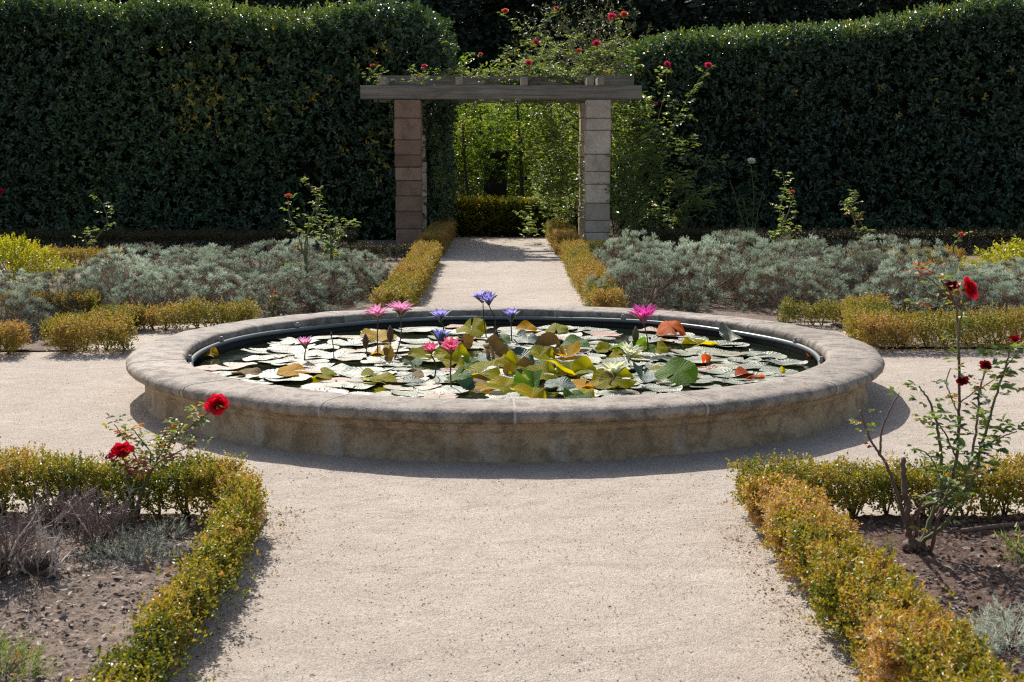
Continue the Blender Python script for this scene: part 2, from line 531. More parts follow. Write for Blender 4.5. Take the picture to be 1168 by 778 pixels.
M['silver'] = leafmat('silver_leaf', [(0, (.30, .34, .28)), (1, (.62, .66, .58))], .8, .4, (1.1, 1.15, 1.0), .2)
M['yellowshrub'] = leafmat('yellow_green_leaf', [(0, (.16, .20, .01)), (.6, (.34, .36, .02)), (1, (.50, .45, .03))], .45, .4, (1.4, 1.3, .4), .4)
M['rose'] = leafmat('rose_leaf', [(0, (.045, .09, .045)), (.4, (.10, .18, .06)), (.62, (.22, .28, .07)), (.78, (.30, .25, .07)), (.9, (.30, .08, .04)), (1, (.20, .03, .03))], .5, .40, (1.7, 1.5, .5), .5)
M['rosepale'] = leafmat('pale_rose_leaf', [(0, (.07, .12, .035)), (.6, (.17, .235, .075)), (.9, (.30, .34, .13)), (1, (.3, .12, .05))], .48, .42, (1.6, 1.5, .6), .55)
M['climber'] = leafmat('climber_leaf', [(0, (.055, .10, .035)), (.6, (.15, .215, .065)), (1, (.34, .37, .14))], .42, .46, (1.5, 1.45, .6), .6)
M['sapling'] = leafmat('sapling_leaf', [(0, (.045, .095, .022)), (.6, (.105, .175, .035)), (1, (.23, .27, .05))], .4, .55, (1.85, 1.7, .5), .4)
M['goldtop'] = leafmat('gold_tipped_leaf', [(0, (.03, .05, .01)), (.5, (.12, .14, .015)), (.8, (.32, .27, .02)), (1, (.46, .30, .02))], .4, .5, (1.7, 1.5, .4), .4)
M['darktree'] = leafmat('dark_tree_leaf', [(0, (.012, .022, .014)), (1, (.04, .064, .03))], .5, .14, (1.2, 1.2, .5), .35)
M['olive'] = leafmat('grey_olive_leaf', [(0, (.05, .06, .03)), (1, (.14, .15, .09))], .5, .35, (1.4, 1.3, .7), .4)
M['petal_red'] = leafmat('red_petal', [(0, (.55, .006, .025)), (1, (.80, .02, .07))], .45, .42, (1.2, .6, .6), .3)
M['petal_dark'] = leafmat('dark_red_petal', [(0, (.16, .003, .008)), (1, (.42, .006, .016))], .45, .3, (1.2, .5, .5), .3)
M['petal_rosepink'] = leafmat('rose_pink_petal', [(0, (.60, .03, .10)), (1, (.80, .10, .2))], .45, .4, (1.2, .6, .7), .3)
M['petal_salmon'] = leafmat('salmon_petal', [(0, (.60, .12, .06)), (1, (.75, .25, .12))], .45, .4, (1.2, .8, .6), .3)
M['petal_white'] = leafmat('white_petal', [(0, (.78, .80, .58)), (1, (.88, .88, .72))], .45, .4, (1.1, 1.1, 1.0), .3)
M['petal_pink'] = leafmat('pink_lily_petal', [(0, (.82, .42, .60)), (1, (.90, .64, .77))], .4, .42, (1.15, .8, 1), .3)
M['petal_hot'] = leafmat('hot_pink_lily_petal', [(0, (.80, .16, .30)), (1, (.90, .36, .46))], .4, .42, (1.15, .75, .9), .3)
M['petal_magenta'] = leafmat('magenta_lily_petal', [(0, (.70, .07, .42)), (1, (.84, .24, .58))], .4, .42, (1.15, .7, 1), .3)
M['petal_violet'] = leafmat('violet_lily_petal', [(0, (.40, .37, .74)), (1, (.60, .57, .88))], .4, .42, (1, .95, 1.15), .3)
M['petal_blue'] = leafmat('blue_violet_lily_petal', [(0, (.16, .17, .50)), (1, (.32, .33, .68))], .4, .35, (1, 1, 1.15), .3)
M['stamen'] = leafmat('yellow_stamen', [(0, (.55, .36, .03)), (1, (.72, .55, .10))], .5, .3, (1.2, 1.1, .6), .3)
M['sepal'] = leafmat('lily_sepal', [(0, (.08, .10, .02)), (1, (.20, .20, .05))], .45, .3, (1.5, 1.3, .5), .4)
M['stalk_brown'] = plainmat('red_brown_stalk', (.16, .07, .035), .45, .4, 40, .4, .0006)
M['stalk_green'] = plainmat('dark_green_stalk', (.06, .075, .03), .45, .4, 40, .4, .0006)
M['pad'] = padmat('floating_pad', [(0, (.055, .085, .045)), (.5, (.085, .12, .06)), (.8, (.12, .13, .06)), (.92, (.2, .12, .07)), (1, (.28, .12, .08))], .52, .08, (1.4, 1.3, .5), 1.0)
M['pad_green'] = padmat('raised_green_pad', [(0, (.055, .15, .030)), (1, (.11, .22, .03))], .5, .5, (2.0, 1.7, .3), .12)
M['pad_olive'] = padmat('raised_olive_pad', [(0, (.26, .28, .012)), (1, (.40, .36, .014))], .5, .55, (1.8, 1.6, .3), .06)
M['pad_orange'] = padmat('raised_orange_pad', [(0, (.42, .30, .015)), (1, (.56, .30, .012))], .55, .45, (1.4, 1.15, .3), .08)
M['pad_red'] = padmat('raised_red_pad', [(0, (.56, .10, .035)), (1, (.64, .20, .03))], .55, .5, (1.4, 1.0, .5), .08)
M['pad_brown'] = padmat('raised_brown_pad', [(0, (.13, .09, .045)), (1, (.22, .15, .06))], .6, .25, (1.3, 1.1, .4), .1)
M['pad_teal'] = padmat('raised_dark_teal_pad', [(0, (.03, .075, .055)), (1, (.05, .11, .075))], .5, .2, (1.3, 1.5, .5), .35)
M['leafbrown'] = leafmat('fallen_leaf', [(0, (.12, .06, .03)), (.5, (.26, .15, .06)), (1, (.42, .28, .12))], .7, .2, (1.2, 1, .6), .3)

# ------------------------------------------------------------------ ground
def sheet(name, x0, x1, y0, y1, z, mat, nx=2, ny=2, amp=0.0, seed=0, clod=0.0):
    mb = MB()
    X, Y = np.meshgrid(np.linspace(x0, x1, nx), np.linspace(y0, y1, ny))
    P = np.stack([X.ravel(), Y.ravel(), np.full(X.size, z)], -1)
    if amp:
        P[:, 2] += amp * (sn(P, 5, seed) * .6 + sn(P, 17, seed + 1) * .35 + sn(P, 45, seed + 2) * .2)
    if clod:
        q = np.random.default_rng(seed).normal(size=(ny, nx))
        q = q + np.roll(q, 1, 0) + np.roll(q, 1, 1) + np.roll(np.roll(q, 1, 0), 1, 1)
        big = np.random.default_rng(seed + 1).normal(size=(ny // 4 + 2, nx // 4 + 2))
        big = np.kron(big, np.ones((4, 4)))[:ny, :nx]
        P[:, 2] += (clod * .5 * np.maximum(q * .6 + big * .5, -.8)).ravel()
    i = np.arange(ny - 1)[:, None] * nx + np.arange(nx - 1)[None, :]
    i = i.ravel()
    mb.add(P, np.stack([i, i + 1, i + nx + 1, i + nx], -1), .5, 0, amp > 0)
    return mb.build(name, mat)

tag(sheet('ground', -150, 150, -60, 240, -.03, M['earth']), kind='structure')
tag(sheet('gravel_path', -9.5, 9.5, -3, 25.9, 0, M['gravel'], 300, 420, .0045, 3), kind='structure')
tag(sheet('soil_bed', -4.6, -1.0, 1.8, 5.96, .016, M['soil'], 330, 380, .012, 5, .006), kind='structure')
tag(sheet('soil_bed', 1.10, 4.6, 1.8, 5.9, .016, M['soil_red'], 330, 380, .012, 6, .006), kind='structure')
tag(sheet('soil_bed', -9.4, -1.05, 12.9, 24.6, .014, M['soil'], 60, 60, .008, 7), kind='structure')
tag(sheet('soil_bed', 1.0, 9.4, 12.9, 24.6, .014, M['soil'], 60, 60, .008, 8), kind='structure')
tag(sheet('soil_bed', -6.5, -3.35, 11.05, 12.85, .014, M['soil'], 40, 30, .008, 9), kind='structure')
tag(sheet('soil_bed', 3.0, 6.5, 11.15, 12.85, .014, M['soil'], 40, 30, .008, 10), kind='structure')

# mulch chips, pebbles, clippings: uncountable
def flakes(mb, P, smin, smax, tint, flat=True, g=rng):
    n = len(P)
    a = g.uniform(0, 6.28, n)
    D = np.stack([np.cos(a), np.sin(a), g.normal(size=n) * .25], -1)
    N = np.stack([g.normal(size=n) * .5, g.normal(size=n) * .5 - .15, np.ones(n)], -1)
    L = g.uniform(smin, smax, n) * g.uniform(.6, 1.3, n)
    leaves(mb, P, D, N, L, L * g.uniform(.3, .75, n), tint, 0, 'six', .25, .05)

mb = MB()
n = 11000
P = np.stack([rng.uniform(-3.4, -1.1, n), rng.uniform(2.6, 5.85, n), rng.uniform(.016, .036, n)], -1)
flakes(mb, P, .006, .032, np.clip(rng.normal(.68, .25, n), 0, 1))
tag(mb.build('bark_mulch', M['chip']), kind='stuff')
mb = MB()
n = 11000
P = np.stack([rng.uniform(1.2, 3.6, n), rng.uniform(2.6, 5.8, n), rng.uniform(.016, .038, n)], -1)
flakes(mb, P, .008, .034, np.clip(rng.normal(.38, .25, n), 0, 1))
tag(mb.build('bark_mulch', M['chip']), kind='stuff')

mb = MB()       # loose pebbles on the path
n = 9000
y = 3.2 + 7.0 * rng.random(n) ** 1.6
P = np.stack([rng.uniform(-.42, .42, n) * (y + .6), y, np.full(n, .003)], -1)
ok = (np.abs(P[:, 0]) < np.where(P[:, 1] < 6.6, 1.02, 9)) & (np.hypot(P[:, 0], P[:, 1] - 9.39) > 2.36)
P = P[ok]
n = len(P)
r = rng.uniform(.0015, .0042, n)
oct_ = np.array([(1, 0, 0), (0, 1, 0), (-1, 0, 0), (0, -1, 0), (0, 0, .8), (0, 0, -.6)], float)
of = np.array([(0, 1, 4), (1, 2, 4), (2, 3, 4), (3, 0, 4), (1, 0, 5), (2, 1, 5), (3, 2, 5), (0, 3, 5)])
V = P[:, None, :] + oct_[None] * r[:, None, None] * rng.uniform(.7, 1.3, (n, 6, 1))
F = (np.arange(n)[:, None, None] * 6 + of[None]).reshape(-1, 3)
mb.add(V.reshape(-1, 3), F, np.repeat(np.clip(rng.normal(.5, .25, n), 0, 1), 8), 0, True)
tag(mb.build('loose_pebbles', M['pebble']), kind='stuff')

mb = MB()       # dry clippings along the feet of the near box hedges
for (x0, sx, y0, y1, k) in ((-.93, .06, 3.2, 6.1, 1300), (.97, .05, 3.0, 5.8, 1200), (-2.1, .6, 6.3, 6.4, 60)):
    y = rng.uniform(y0, y1, k)
    P = np.stack([x0 + rng.normal(size=k) * sx, y, np.full(k, .005)], -1)
    flakes(mb, P, .005, .014, np.clip(rng.normal(.55, .3, k), 0, 1))
q = 260
P = np.stack([rng.uniform(-1.0, 1.0, q) * 1.0, rng.uniform(3.6, 7.0, q), np.full(q, .004)], -1)
flakes(mb, P, .004, .012, np.clip(rng.normal(.3, .3, q), 0, 1))
y = rng.uniform(6.6, 6.95, 80)
P = np.stack([rng.uniform(-1.5, 2.2, 80), y, np.full(80, .004)], -1)
flakes(mb, P, .006, .014, np.clip(rng.normal(.4, .3, 80), 0, 1))
tag(mb.build('fallen_leaves', M['leafbrown']), kind='stuff')

# ------------------------------------------------------------------ stone pool
PX, PY = 0.03, 9.39
RO, RI, ZT = 2.44, 2.085, .285
ZW = .165
pool = empty('stone_pool', (PX, PY, 0), 'round weathered stone lily pool with a raised rim in the gravel', 'pool')

def lathe(mb, prof, a0, a1, n, tint=.5, mi=0, smooth=True, jitter=0, closed=False, seed=0):
    a = np.linspace(a0, a1, n)
    pr = np.array(prof, float)
    k = len(pr)
    rr = np.broadcast_to(pr[None, :, 0], (n, k)).copy()
    zz = np.broadcast_to(pr[None, :, 1], (n, k)).copy()
    if jitter:
        Q = np.stack([np.cos(a)[:, None] * rr, np.sin(a)[:, None] * rr, zz], -1).reshape(-1, 3)
        rr += jitter * (sn(Q, 9, seed) * .6 + sn(Q, 33, seed + 1) * .4).reshape(n, k)
        zz += jitter * .5 * sn(Q, 13, seed + 2).reshape(n, k) * (zz > .03)
    V = np.stack([np.cos(a)[:, None] * rr, np.sin(a)[:, None] * rr, zz], -1)
    i = np.arange(n - 1)[:, None] * k
    j = np.arange(k if closed else k - 1)[None, :]
    jn = (j + 1) % k
    q = np.stack([i + j, i + k + j, i + k + jn, i + jn], -1).reshape(-1, 4)
    mb.add(V.reshape(-1, 3), q, tint, mi, smooth)
    return V

# moulded wall below the coping
prof = [(2.352, -.02), (2.352, .012), (2.342, .022), (2.335, .03), (2.335, .10), (2.337, .142), (2.346, .152), (2.356, .160), (2.362, .166), (2.364, .176), (2.372, .186), (2.386, .197), (2.392, .204), (2.385, .206), (2.2, .206)]
mb = MB()
lathe(mb, prof, 0, 2 * math.pi, 361, .5, 0, True, .004, seed=2)
mb.build('outer_wall', M['wall'], pool)
mb = MB()
lathe(mb, [(RI + .02, .262), (RI + .012, .2), (RI + .012, -.25), (0.01, -.25)], 0, 2 * math.pi, 181)
mb.build('inner_lining', M['liner'], pool)
PRC = [(2.393, .207), (2.425, .208), (2.44, .220), (2.447, .238), (2.442, .256), (2.426, .272), (2.398, .281), (2.36, .2845), (2.25, .286), (2.12, .285), (2.098, .280), (2.087, .268), (2.083, .25), (2.083, .2075)]
NS = 15
for k in range(NS):
    da = 2 * math.pi / NS
    a0 = .12 + k * da + .0022; a1 = .12 + (k + 1) * da - .0022
    mb = MB()
    V = lathe(mb, PRC, a0, a1, 30, random.random(), 0, True, .007, True, seed=20)
    kk = len(PRC)
    mb.add(V[0], np.array([list(range(kk))[::-1]]), .5); mb.add(V[-1], np.array([list(range(kk))]), .5)
    mb.build('coping_stone', M['coping'], pool)
    mb = MB()
    w_ = random.uniform(.0028, .0045)
    lathe(mb, [(r + (.0018 if r > 2.2 else -.0018), z + (.0016 if z > .24 else 0)) for (r, z) in PRC], .12 + k * da - w_, .12 + k * da + w_, 4, .5, 0, True, .007, True, seed=20)
    mb.build('mortar_joint', M['mortar'], pool)

mb = MB()
mb.add(*(lambda a: (np.vstack([[[0, 0, 0]], np.stack([np.cos(a) * (RI + .011), np.sin(a) * (RI + .011), a * 0], -1)]),
                    np.array([(0, i + 1, (i + 1) % 120 + 1) for i in range(120)])))(np.arange(120) / 120 * 2 * np.pi))
w = mb.build('pool_water', M['water'], None, (PX, PY, ZW))
tag(w, kind='structure')

hose = empty('irrigation_pipe', (PX, PY, 0), 'thin black plastic pipe clipped round the inside of the pool wall', 'pipe')
mb = MB()
a = np.linspace(0, 2 * math.pi, 241)
rr = RI - .030 + .003 * np.sin(a * 9)
tube(mb, np.stack([rr * np.cos(a), rr * np.sin(a),         .218 + .004 * np.sin(a * 7 + 1)], -1), .0175, 8, .5, 0, False)
mb.build('tube', M['pipe'], hose)
for k in range(14):
    aa = .2 + k * 2 * math.pi / 14
    mb = MB()
    c = np.array([(RI - .030) * math.cos(aa), (RI - .030) * math.sin(aa), .236])
    box(mb, c + np.array([0, 0, .008]), (.022, .034, .022), .5, 0, .003, aa)
    tube(mb, [c + np.array([0, 0, .01]), c + np.array([0, 0, .034])], [.009, .011], 8)
    mb.build('clip', M['clip'], hose)

# ------------------------------------------------------------------ lily pads
def pad_mesh(seed, teeth=True, curl=(0, 0), wave=.03, notch=.16, upedge=0.0, spin=0.0, fold=0.0, fax=0.0):
    g = np.random.default_rng(seed)
    na, nr = 44, 6
    a = np.linspace(notch, 2 * np.pi - notch, na)
    ph = g.uniform(0, 6.28, 4)
    ca, sa = math.cos(spin), math.sin(spin)
    edge = 1 + .04 * np.sin(3 * a + ph[0]) + .03 * np.sin(5 * a + ph[1])
    if teeth:
        edge = edge + .018 * np.where(np.arange(na) % 2 == 0, 1, -1)
    rad = np.linspace(0.02, 1, nr)
    X = (rad[:, None] * edge[None, :] ** (rad[:, None] > .9)) * np.cos(a)[None, :]
    Y = (rad[:, None] * edge[None, :] ** (rad[:, None] > .9)) * np.sin(a)[None, :]
    X, Y = X * ca - Y * sa, X * sa + Y * ca
    Z = fold * np.abs(X * math.cos(fax) + Y * math.sin(fax)) + wave * rad[:, None] ** 2 * (np.sin(2 * a + ph[2]) + .7 * np.sin(5 * a + ph[3]))[None, :] + upedge * rad[:, None] ** 6
    Z = Z + curl[0] * X ** 2 + curl[1] * Y ** 2
    V = np.stack([X, Y, Z], -1).reshape(-1, 3)
    i = np.arange(nr - 1)[:, None] * na + np.arange(na - 1)[None, :]
    i = i.ravel()
    return V, np.stack([i, i + na, i + na + 1, i + 1], -1)

def pad_obj(seed, mat, name='lily_pad', **kw):
    mb = MB()
    V, F = pad_mesh(seed, **kw)
    mb.add(V, F, .5, 0, True)
    return mb.build(name, mat)

flat_src = [pad_obj(100 + k, M['pad'], wave=.012 + .004 * k, notch=.1 + .03 * (k % 4), upedge=.02 * (k % 3), curl=((-.02, 0), (0, .03), (.02, .02))[k % 3]) for k in range(9)]

# flat pads spread over the water
pads = []
tries = 0
while len(pads) < 245 and tries < 60000:
    tries += 1
    x, y = rng.uniform(-2.03, 2.03, 2)
    r = rng.choice([rng.uniform(.07, .11), rng.uniform(.11, .18), rng.uniform(.11, .18)])
    rad = math.hypot(x, y)
    if rad + r > 2.05:
        continue
    # bare water along the back of the pool and in a few pools of dark
    if y > 1.35 and abs(x) < 1.6 and rng.random() < .4: continue
    if rad > 1.86 and y > .6 and rng.random() < .5: continue
    bad = sum(1 for (a_, b_, c_) in pads if math.hypot(a_ - x, b_ - y) < (c_ + r) * .47)
    if bad:
        continue
    pads.append((x, y, r))
for k, (x, y, r) in enumerate(pads):
    s = flat_src[k % 9]
    o = s if k < 9 else s.copy()
    if k >= 9: C.objects.link(o)
    o.location = (PX + x, PY + y, ZW + .006 + rng.uniform(0, .010))
    o.rotation_euler = (rng.normal() * .022 + .02, rng.normal() * .025, rng.uniform(0, 6.28))
    o.rotation_mode = 'XYZ'
    o.scale = (r, r, r)
    tag(o, 'round lily pad lying flat and shiny among many on the pool water', 'lily pad', 'flat lily pads floating on the pool')

# pads that stand up out of the water: (px, py of lower edge, width px, height px, colour, turn deg, curl x, curl y, label)
raised = [
    (430, 392, 42, 13, 'pad_orange', 8, -.25, .1, 'long yellow and orange lily pad tipped up beside the tall pink pair'),
    (433, 407, 30, 9, 'pad_orange', -10, -.3, .1, 'small orange lily pad curled at the foot of the tall pink lilies'),
    (440, 413, 18, 16, 'pad_brown', 50, .5, .2, 'brown dried lily pad twisted round the base of the pink stalks'),
    (470, 418, 24, 8, 'pad_green', 0, -.1, 0, 'small bright green lily pad in the open left of the hot pink lilies'),
    (330, 432, 40, 12, 'pad_orange', 6, -.35, .15, 'curled yellow brown lily pad near the rim below the lone pale pink lily'),
    (365, 434, 36, 9, 'pad_olive', -6, -.35, .1, 'olive lily pad with brown edge curling beside the yellow brown one'),
    (278, 430, 36, 6, 'pad_brown', 4, -.2, 0, 'thin brown lily pad edge nearest the left end of the rim'),
    (238, 408, 18, 10, 'pad_orange', 0, -.2, .2, 'bright orange lily pad standing alone against the pool wall'),
    (423, 432, 30, 8, 'pad_olive', 8, -.3, .1, 'olive lily pad with rolled edge near the rim, upper of two'),
    (432, 441, 40, 9, 'pad_olive', 10, -.3, .1, 'olive lily pad with rolled edge near the rim, lower of two'),
    (470, 433, 26, 7, 'pad_brown', -20, -.3, .1, 'brown edged lily pad left of the hot pink stalks'),
    (468, 442, 36, 9, 'pad_teal', -5, -.2, .1, 'dark blue grey lily pad tilted near the rim'),
    (537, 387, 36, 19, 'pad_olive', -4, -.35, .2, 'large yellow green lily pad arched up below the twin violet lilies'),
    (530, 398, 18, 18, 'pad_brown', 40, .6, .1, 'brown folded lily pad standing in front of the arched green one'),
    (568, 394, 30, 12, 'pad_green', -12, -.3, .1, 'vivid green lily pad just right of the twin violet stalks'),
    (570, 406, 30, 11, 'pad_green', 12, -.25, .1, 'vivid green lily pad tilted in front of the other green one'),
    (562, 416, 22, 16, 'pad_brown', 55, -.4, .3, 'ochre brown lily pad tilted sideways in the middle of the pool'),
    (523, 424, 34, 17, 'pad_olive', 28, -.4, .2, 'ochre green lily pad raised behind the hot pink lily'),
    (545, 419, 34, 9, 'pad_teal', -25, -.3, .2, 'blue grey lily pad folded over the ochre one'),
    (548, 436, 50, 15, 'pad_olive', -4, -.4, .25, 'wide yellow green lily pad with toothed edge by the hot pink stalk'),
    (540, 441, 46, 11, 'pad_brown', -6, -.5, .3, 'dark brown lily pad underneath the wide toothed one'),
    (531, 449, 20, 13, 'pad_teal', 10, .7, .7, 'dark round lily pad cupped like a bowl at the front rim'),
    (556, 446, 40, 6, 'pad_orange', 0, -.2, 0, 'narrow orange brown lily pad lying along the front rim'),
    (602, 394, 32, 15, 'pad_teal', 6, -.3, .1, 'dark green lily pad raised right of the single violet lily'),
    (601, 381, 26, 10, 'pad_orange', 5, -.25, .1, 'yellow ochre lily pad tipped up at the back of the raised cluster'),
    (635, 382, 28, 11, 'pad_olive', -8, -.35, .1, 'yellow green lily pad tipped up at the back right of the cluster'),
    (628, 410, 34, 26, 'pad_brown', 14, -.5, .4, 'rounded brown lily pad standing upright like a shell'),
    (648, 412, 34, 11, 'pad_orange', -12, .5, .3, 'golden lily pad with curled lip right of the brown upright one'),
    (655, 402, 36, 15, 'pad_green', -18, -.2, .1, 'blue green lily pad raised behind the golden curled one'),
    (580, 429, 16, 16, 'pad_brown', 60, -.4, .2, 'small brown lily pad standing on edge in the middle front'),
    (594, 417, 34, 13, 'pad_teal', -6, -.2, .2, 'pale grey green lily pad with dark fold in the middle of the pool'),
    (608, 451, 36, 28, 'pad_green', -20, .9, 0, 'large folded green lily pad standing up at the front rim'),
    (640, 447, 38, 14, 'pad_teal', 5, -.15, .1, 'broad grey green lily pad sloping beside the folded green one'),
    (668, 431, 30, 18, 'pad_olive', 4, -.3, .15, 'rounded yellow green lily pad raised in the front right'),
    (668, 446, 40, 9, 'pad_orange', -5, -.3, .1, 'yellow and brown lily pad in the water under the rounded one'),
    (598, 420, 30, 6, 'pad_olive', 10, -.2, .1, 'narrow olive lily pad with orange tip at the centre'),
    (693, 404, 24, 10, 'pad_olive', 12, -.3, .1, 'olive lily pad just behind the white lilies'),
    (703, 410, 18, 10, 'pad_olive', -22, -.3, .1, 'yellow olive lily pad touching the white lily from behind'),
    (750, 405, 26, 13, 'pad_olive', -12, -.35, .1, 'olive lily pad at the foot of the magenta lily'),
    (733, 402, 16, 17, 'pad_green', 30, -.3, .1, 'small dark green lily pad upright beside the magenta stalk'),
    (768, 385, 36, 17, 'pad_red', 0, -.75, 0, 'peaked red and orange lily pad standing alone near the pipe'),
    (766, 391, 26, 5, 'pad_red', 0, -.1, 0, 'flat orange red lily pad in front of the peaked red one'),
    (800, 396, 42, 5, 'pad_olive', 3, -.2, 0, 'long olive lily pad edge right of the magenta lily'),
    (775, 442, 50, 29, 'pad_green', -4, -.35, .1, 'largest raised green lily pad with yellow rim at the front right'),
    (748, 430, 36, 10, 'pad_olive', -20, -.3, .1, 'olive lily pad tucked behind the largest green one'),
    (735, 437, 34, 16, 'pad_teal', 25, .4, .2, 'dark teal lily pad folded between the white lilies and the green pad'),
    (698, 445, 28, 20, 'pad_brown', 6, -.4, .2, 'dull brown lily pad upright behind the front white stalk'),
    (805, 416, 11, 17, 'pad_red', 0, .9, .2, 'small crimson lily pad rolled up like a bud'),
    (857, 434, 34, 7, 'pad_red', 6, -.3, .2, 'orange red lily pad curling near the right end of the rim'),
    (815, 424, 34, 6, 'pad_red', -3, -.2, .0, 'pinkish red lily pad edge in the front right'),
    (892, 426, 7, 20, 'pad_olive', 10, .8, .2, 'thin rolled olive lily pad upright at the right'),
    (836, 390, 30, 15, 'pad', 28, -.5, .1, 'shiny grey lily pad bent up like a ridge at the right back'),
    (940, 408, 34, 6, 'pad_red', 0, -.1, 0, 'dusky pink lily pad at the far right end of the pool'),
]
for k, (px, py, wpx, hpx, mt, turn, cx, cy, lab) in enumerate(raised):
    b = at(px, py, ZW + .004)
    sc = FPX / (b.y * 1.01)
    rad = wpx / sc / 2
    ratio = min(.97, hpx / wpx)
    hh = hpx / sc
    tilt = max(.08, math.asin(ratio) - .16)
    ylen = hh / max(math.sin(tilt + .12), .15) / 2          # half length away from the viewer
    ylen = min(ylen, rad * 1.25)
    o = pad_obj(300 + k, M[mt], wave=.10, curl=(cx, cy * .6), notch=.08 + .08 * ((k * 7) % 3), spin=k * 1.7, fold=(.28 if k % 3 == 0 else .12 if k % 3 == 1 else 0), fax=k * 1.1)
    o.scale = (rad, ylen, rad)
    o.rotation_mode = 'XYZ'
    mw = Matrix.Translation((b.x, b.y + ylen * math.cos(tilt), b.z + ylen * math.sin(tilt) - .004 - min(0, cx) * rad * .35)) @ Matrix.Rotation(R(turn) * .5, 4, 'Y') @ Matrix.Rotation(R(turn), 4, 'Z') @ Matrix.Rotation(tilt, 4, 'X')
    o.rotation_euler = mw.to_euler('XYZ')
    o.location = mw.translation
    tag(o, lab, 'lily pad', 'raised lily pads')

g = np.random.default_rng(404)
kinds = ['pad_olive', 'pad_green', 'pad_olive', 'pad_brown', 'pad_green', 'pad_olive', 'pad_olive']
cl_src = {m: pad_obj(700 + i, M[m], wave=.12, curl=(-.3, .1), notch=.12, spin=i * 1.3, fold=.2, fax=i) for i, m in enumerate(dict.fromkeys(kinds))}
used_src = set()
for k in range(24):
    m = kinds[k % 7]
    o = cl_src[m]
    if m in used_src:
        o = o.copy(); C.objects.link(o)
    used_src.add(m)
    x = g.normal() * .45 + .22; y = g.uniform(-1.55, .55)
    r = g.uniform(.07, .14)
    ti = g.uniform(.12, .65)
    o.location = (PX + x, PY + y, ZW + .012 + r * math.sin(ti) * .75)
    o.rotation_euler = (ti, g.normal() * .25, g.normal() * .8)
    o.scale = (r, r * .9, r)
    tag(o, 'tilted lily pad in the crowded middle of the pool, among bigger raised ones', 'lily pad', 'small tilted lily pads in the middle of the pool')

# ------------------------------------------------------------------ petals
def petals(mb, org, axis, n, L, W, phi0, phi1, az0=0.0, pointy=1.0, cup=.25, tint=.5, mi=0, jit=.1, g=rng, nu=4, nv=5):
    axis = Vector(axis).normalized()
    q = Vector((0, 0, 1)).rotation_difference(axis)
    Rm = np.array(q.to_matrix())
    u = np.linspace(-1, 1, nu); v = np.linspace(0, 1, nv)
    shape = (np.sin(np.pi * np.clip(v * .88 + .06, 0, 1)) ** .8) if pointy else (np.clip(v * 2.2 + .25, 0, 1) * (1 - .35 * v ** 6))
    if pointy: shape[-1] = .04
    for k in range(n):
        az = az0 + 2 * math.pi * k / n + g.normal() * jit
        l = L * (1 + g.normal() * jit * .5)
        ph = (phi0 + (phi1 - phi0) * v) + g.normal() * jit * .6
        dv = l / (nv - 1)
        rr = np.concatenate([[0], np.cumsum(np.sin(ph[:-1]) * dv)]) + .08 * L
        zz = np.concatenate([[0], np.cumsum(np.cos(ph[:-1]) * dv)])
        X = rr[:, None] + 0 * u[None, :] - cup * W * (u[None, :] ** 2) * shape[:, None] * np.cos(ph)[:, None]
        Z = zz[:, None] + cup * W * (u[None, :] ** 2) * shape[:, None] * np.sin(ph)[:, None]
        Y = W * .5 * shape[:, None] * u[None, :]
        V = np.stack([X * math.cos(az) - Y * math.sin(az), X * math.sin(az) + Y * math.cos(az), Z], -1).reshape(-1, 3)
        V = V @ Rm.T + np.array(tuple(org))
        i = (np.arange(nv - 1)[:, None] * nu + np.arange(nu - 1)[None, :]).ravel()
        mb.add(V, np.stack([i, i + 1, i + nu + 1, i + nu], -1), np.clip(tint + g.normal() * .3, 0, 1), mi, True)

def water_lily(px, py, bx, by, dia, colour, stalk, label, openness=.9, tiltv=(0, -.15, 1), group='water lily flowers'):
    b = at(bx, by, ZW)
    f = at_y(px, py, b.y + rng.uniform(-.02, .02))
    openness *= rng.uniform(.78, 1.15)
    tiltv = (tiltv[0] + rng.normal() * .14, tiltv[1] + rng.normal() * .14, 1)
    d = dia * 1.42 * f.y / FPX
    root = empty('water_lily', (b.x, b.y, ZW), label, 'water lily', group)
    o0 = f - b
    L = d * .52
    ax = Vector(tiltv).normalized()
    base = o0 - ax * L * .35
    mb = MB()
    petals(mb, base, ax, 9, L, L * .27, .5 * openness, 1.25 * openness, rng.uniform(0, 1), 1, .3, .55)
    petals(mb, base, ax, 8, L * .93, L * .25, .30 * openness, .95 * openness, rng.uniform(0, 1), 1, .3, .4)
    petals(mb, base, ax, 7, L * .8, L * .22, .12 * openness, .6 * openness, rng.uniform(0, 1), 1, .3, .3)
    mb.build('petals', M[colour], root)
    mb = MB()
    petals(mb, base - ax * L * .02, ax, 4, L * .95, L * .28, .6 * openness, 1.4 * openness, rng.uniform(0, 1), 1, .3, .5)
    mb.build('sepals', M['sepal'], root)
    mb = MB()
    petals(mb, base + ax * L * .06, ax, 14, L * .36, L * .06, .05, .45, 0, 1, .1, .6, nu=2, nv=3)
    mb.build('stamens', M['stamen'], root)
    mb = MB()
    side = Vector((rng.normal() * .02, rng.normal() * .02, 0))
    pts = smooth_path([Vector((0, 0, -.05)), base * .5 + side, base - ax * .004], 12)
    tube(mb, pts, np.linspace(.0055, .0042, len(pts)), 6)
    mb.build('stalk', M[stalk], root)
    return root

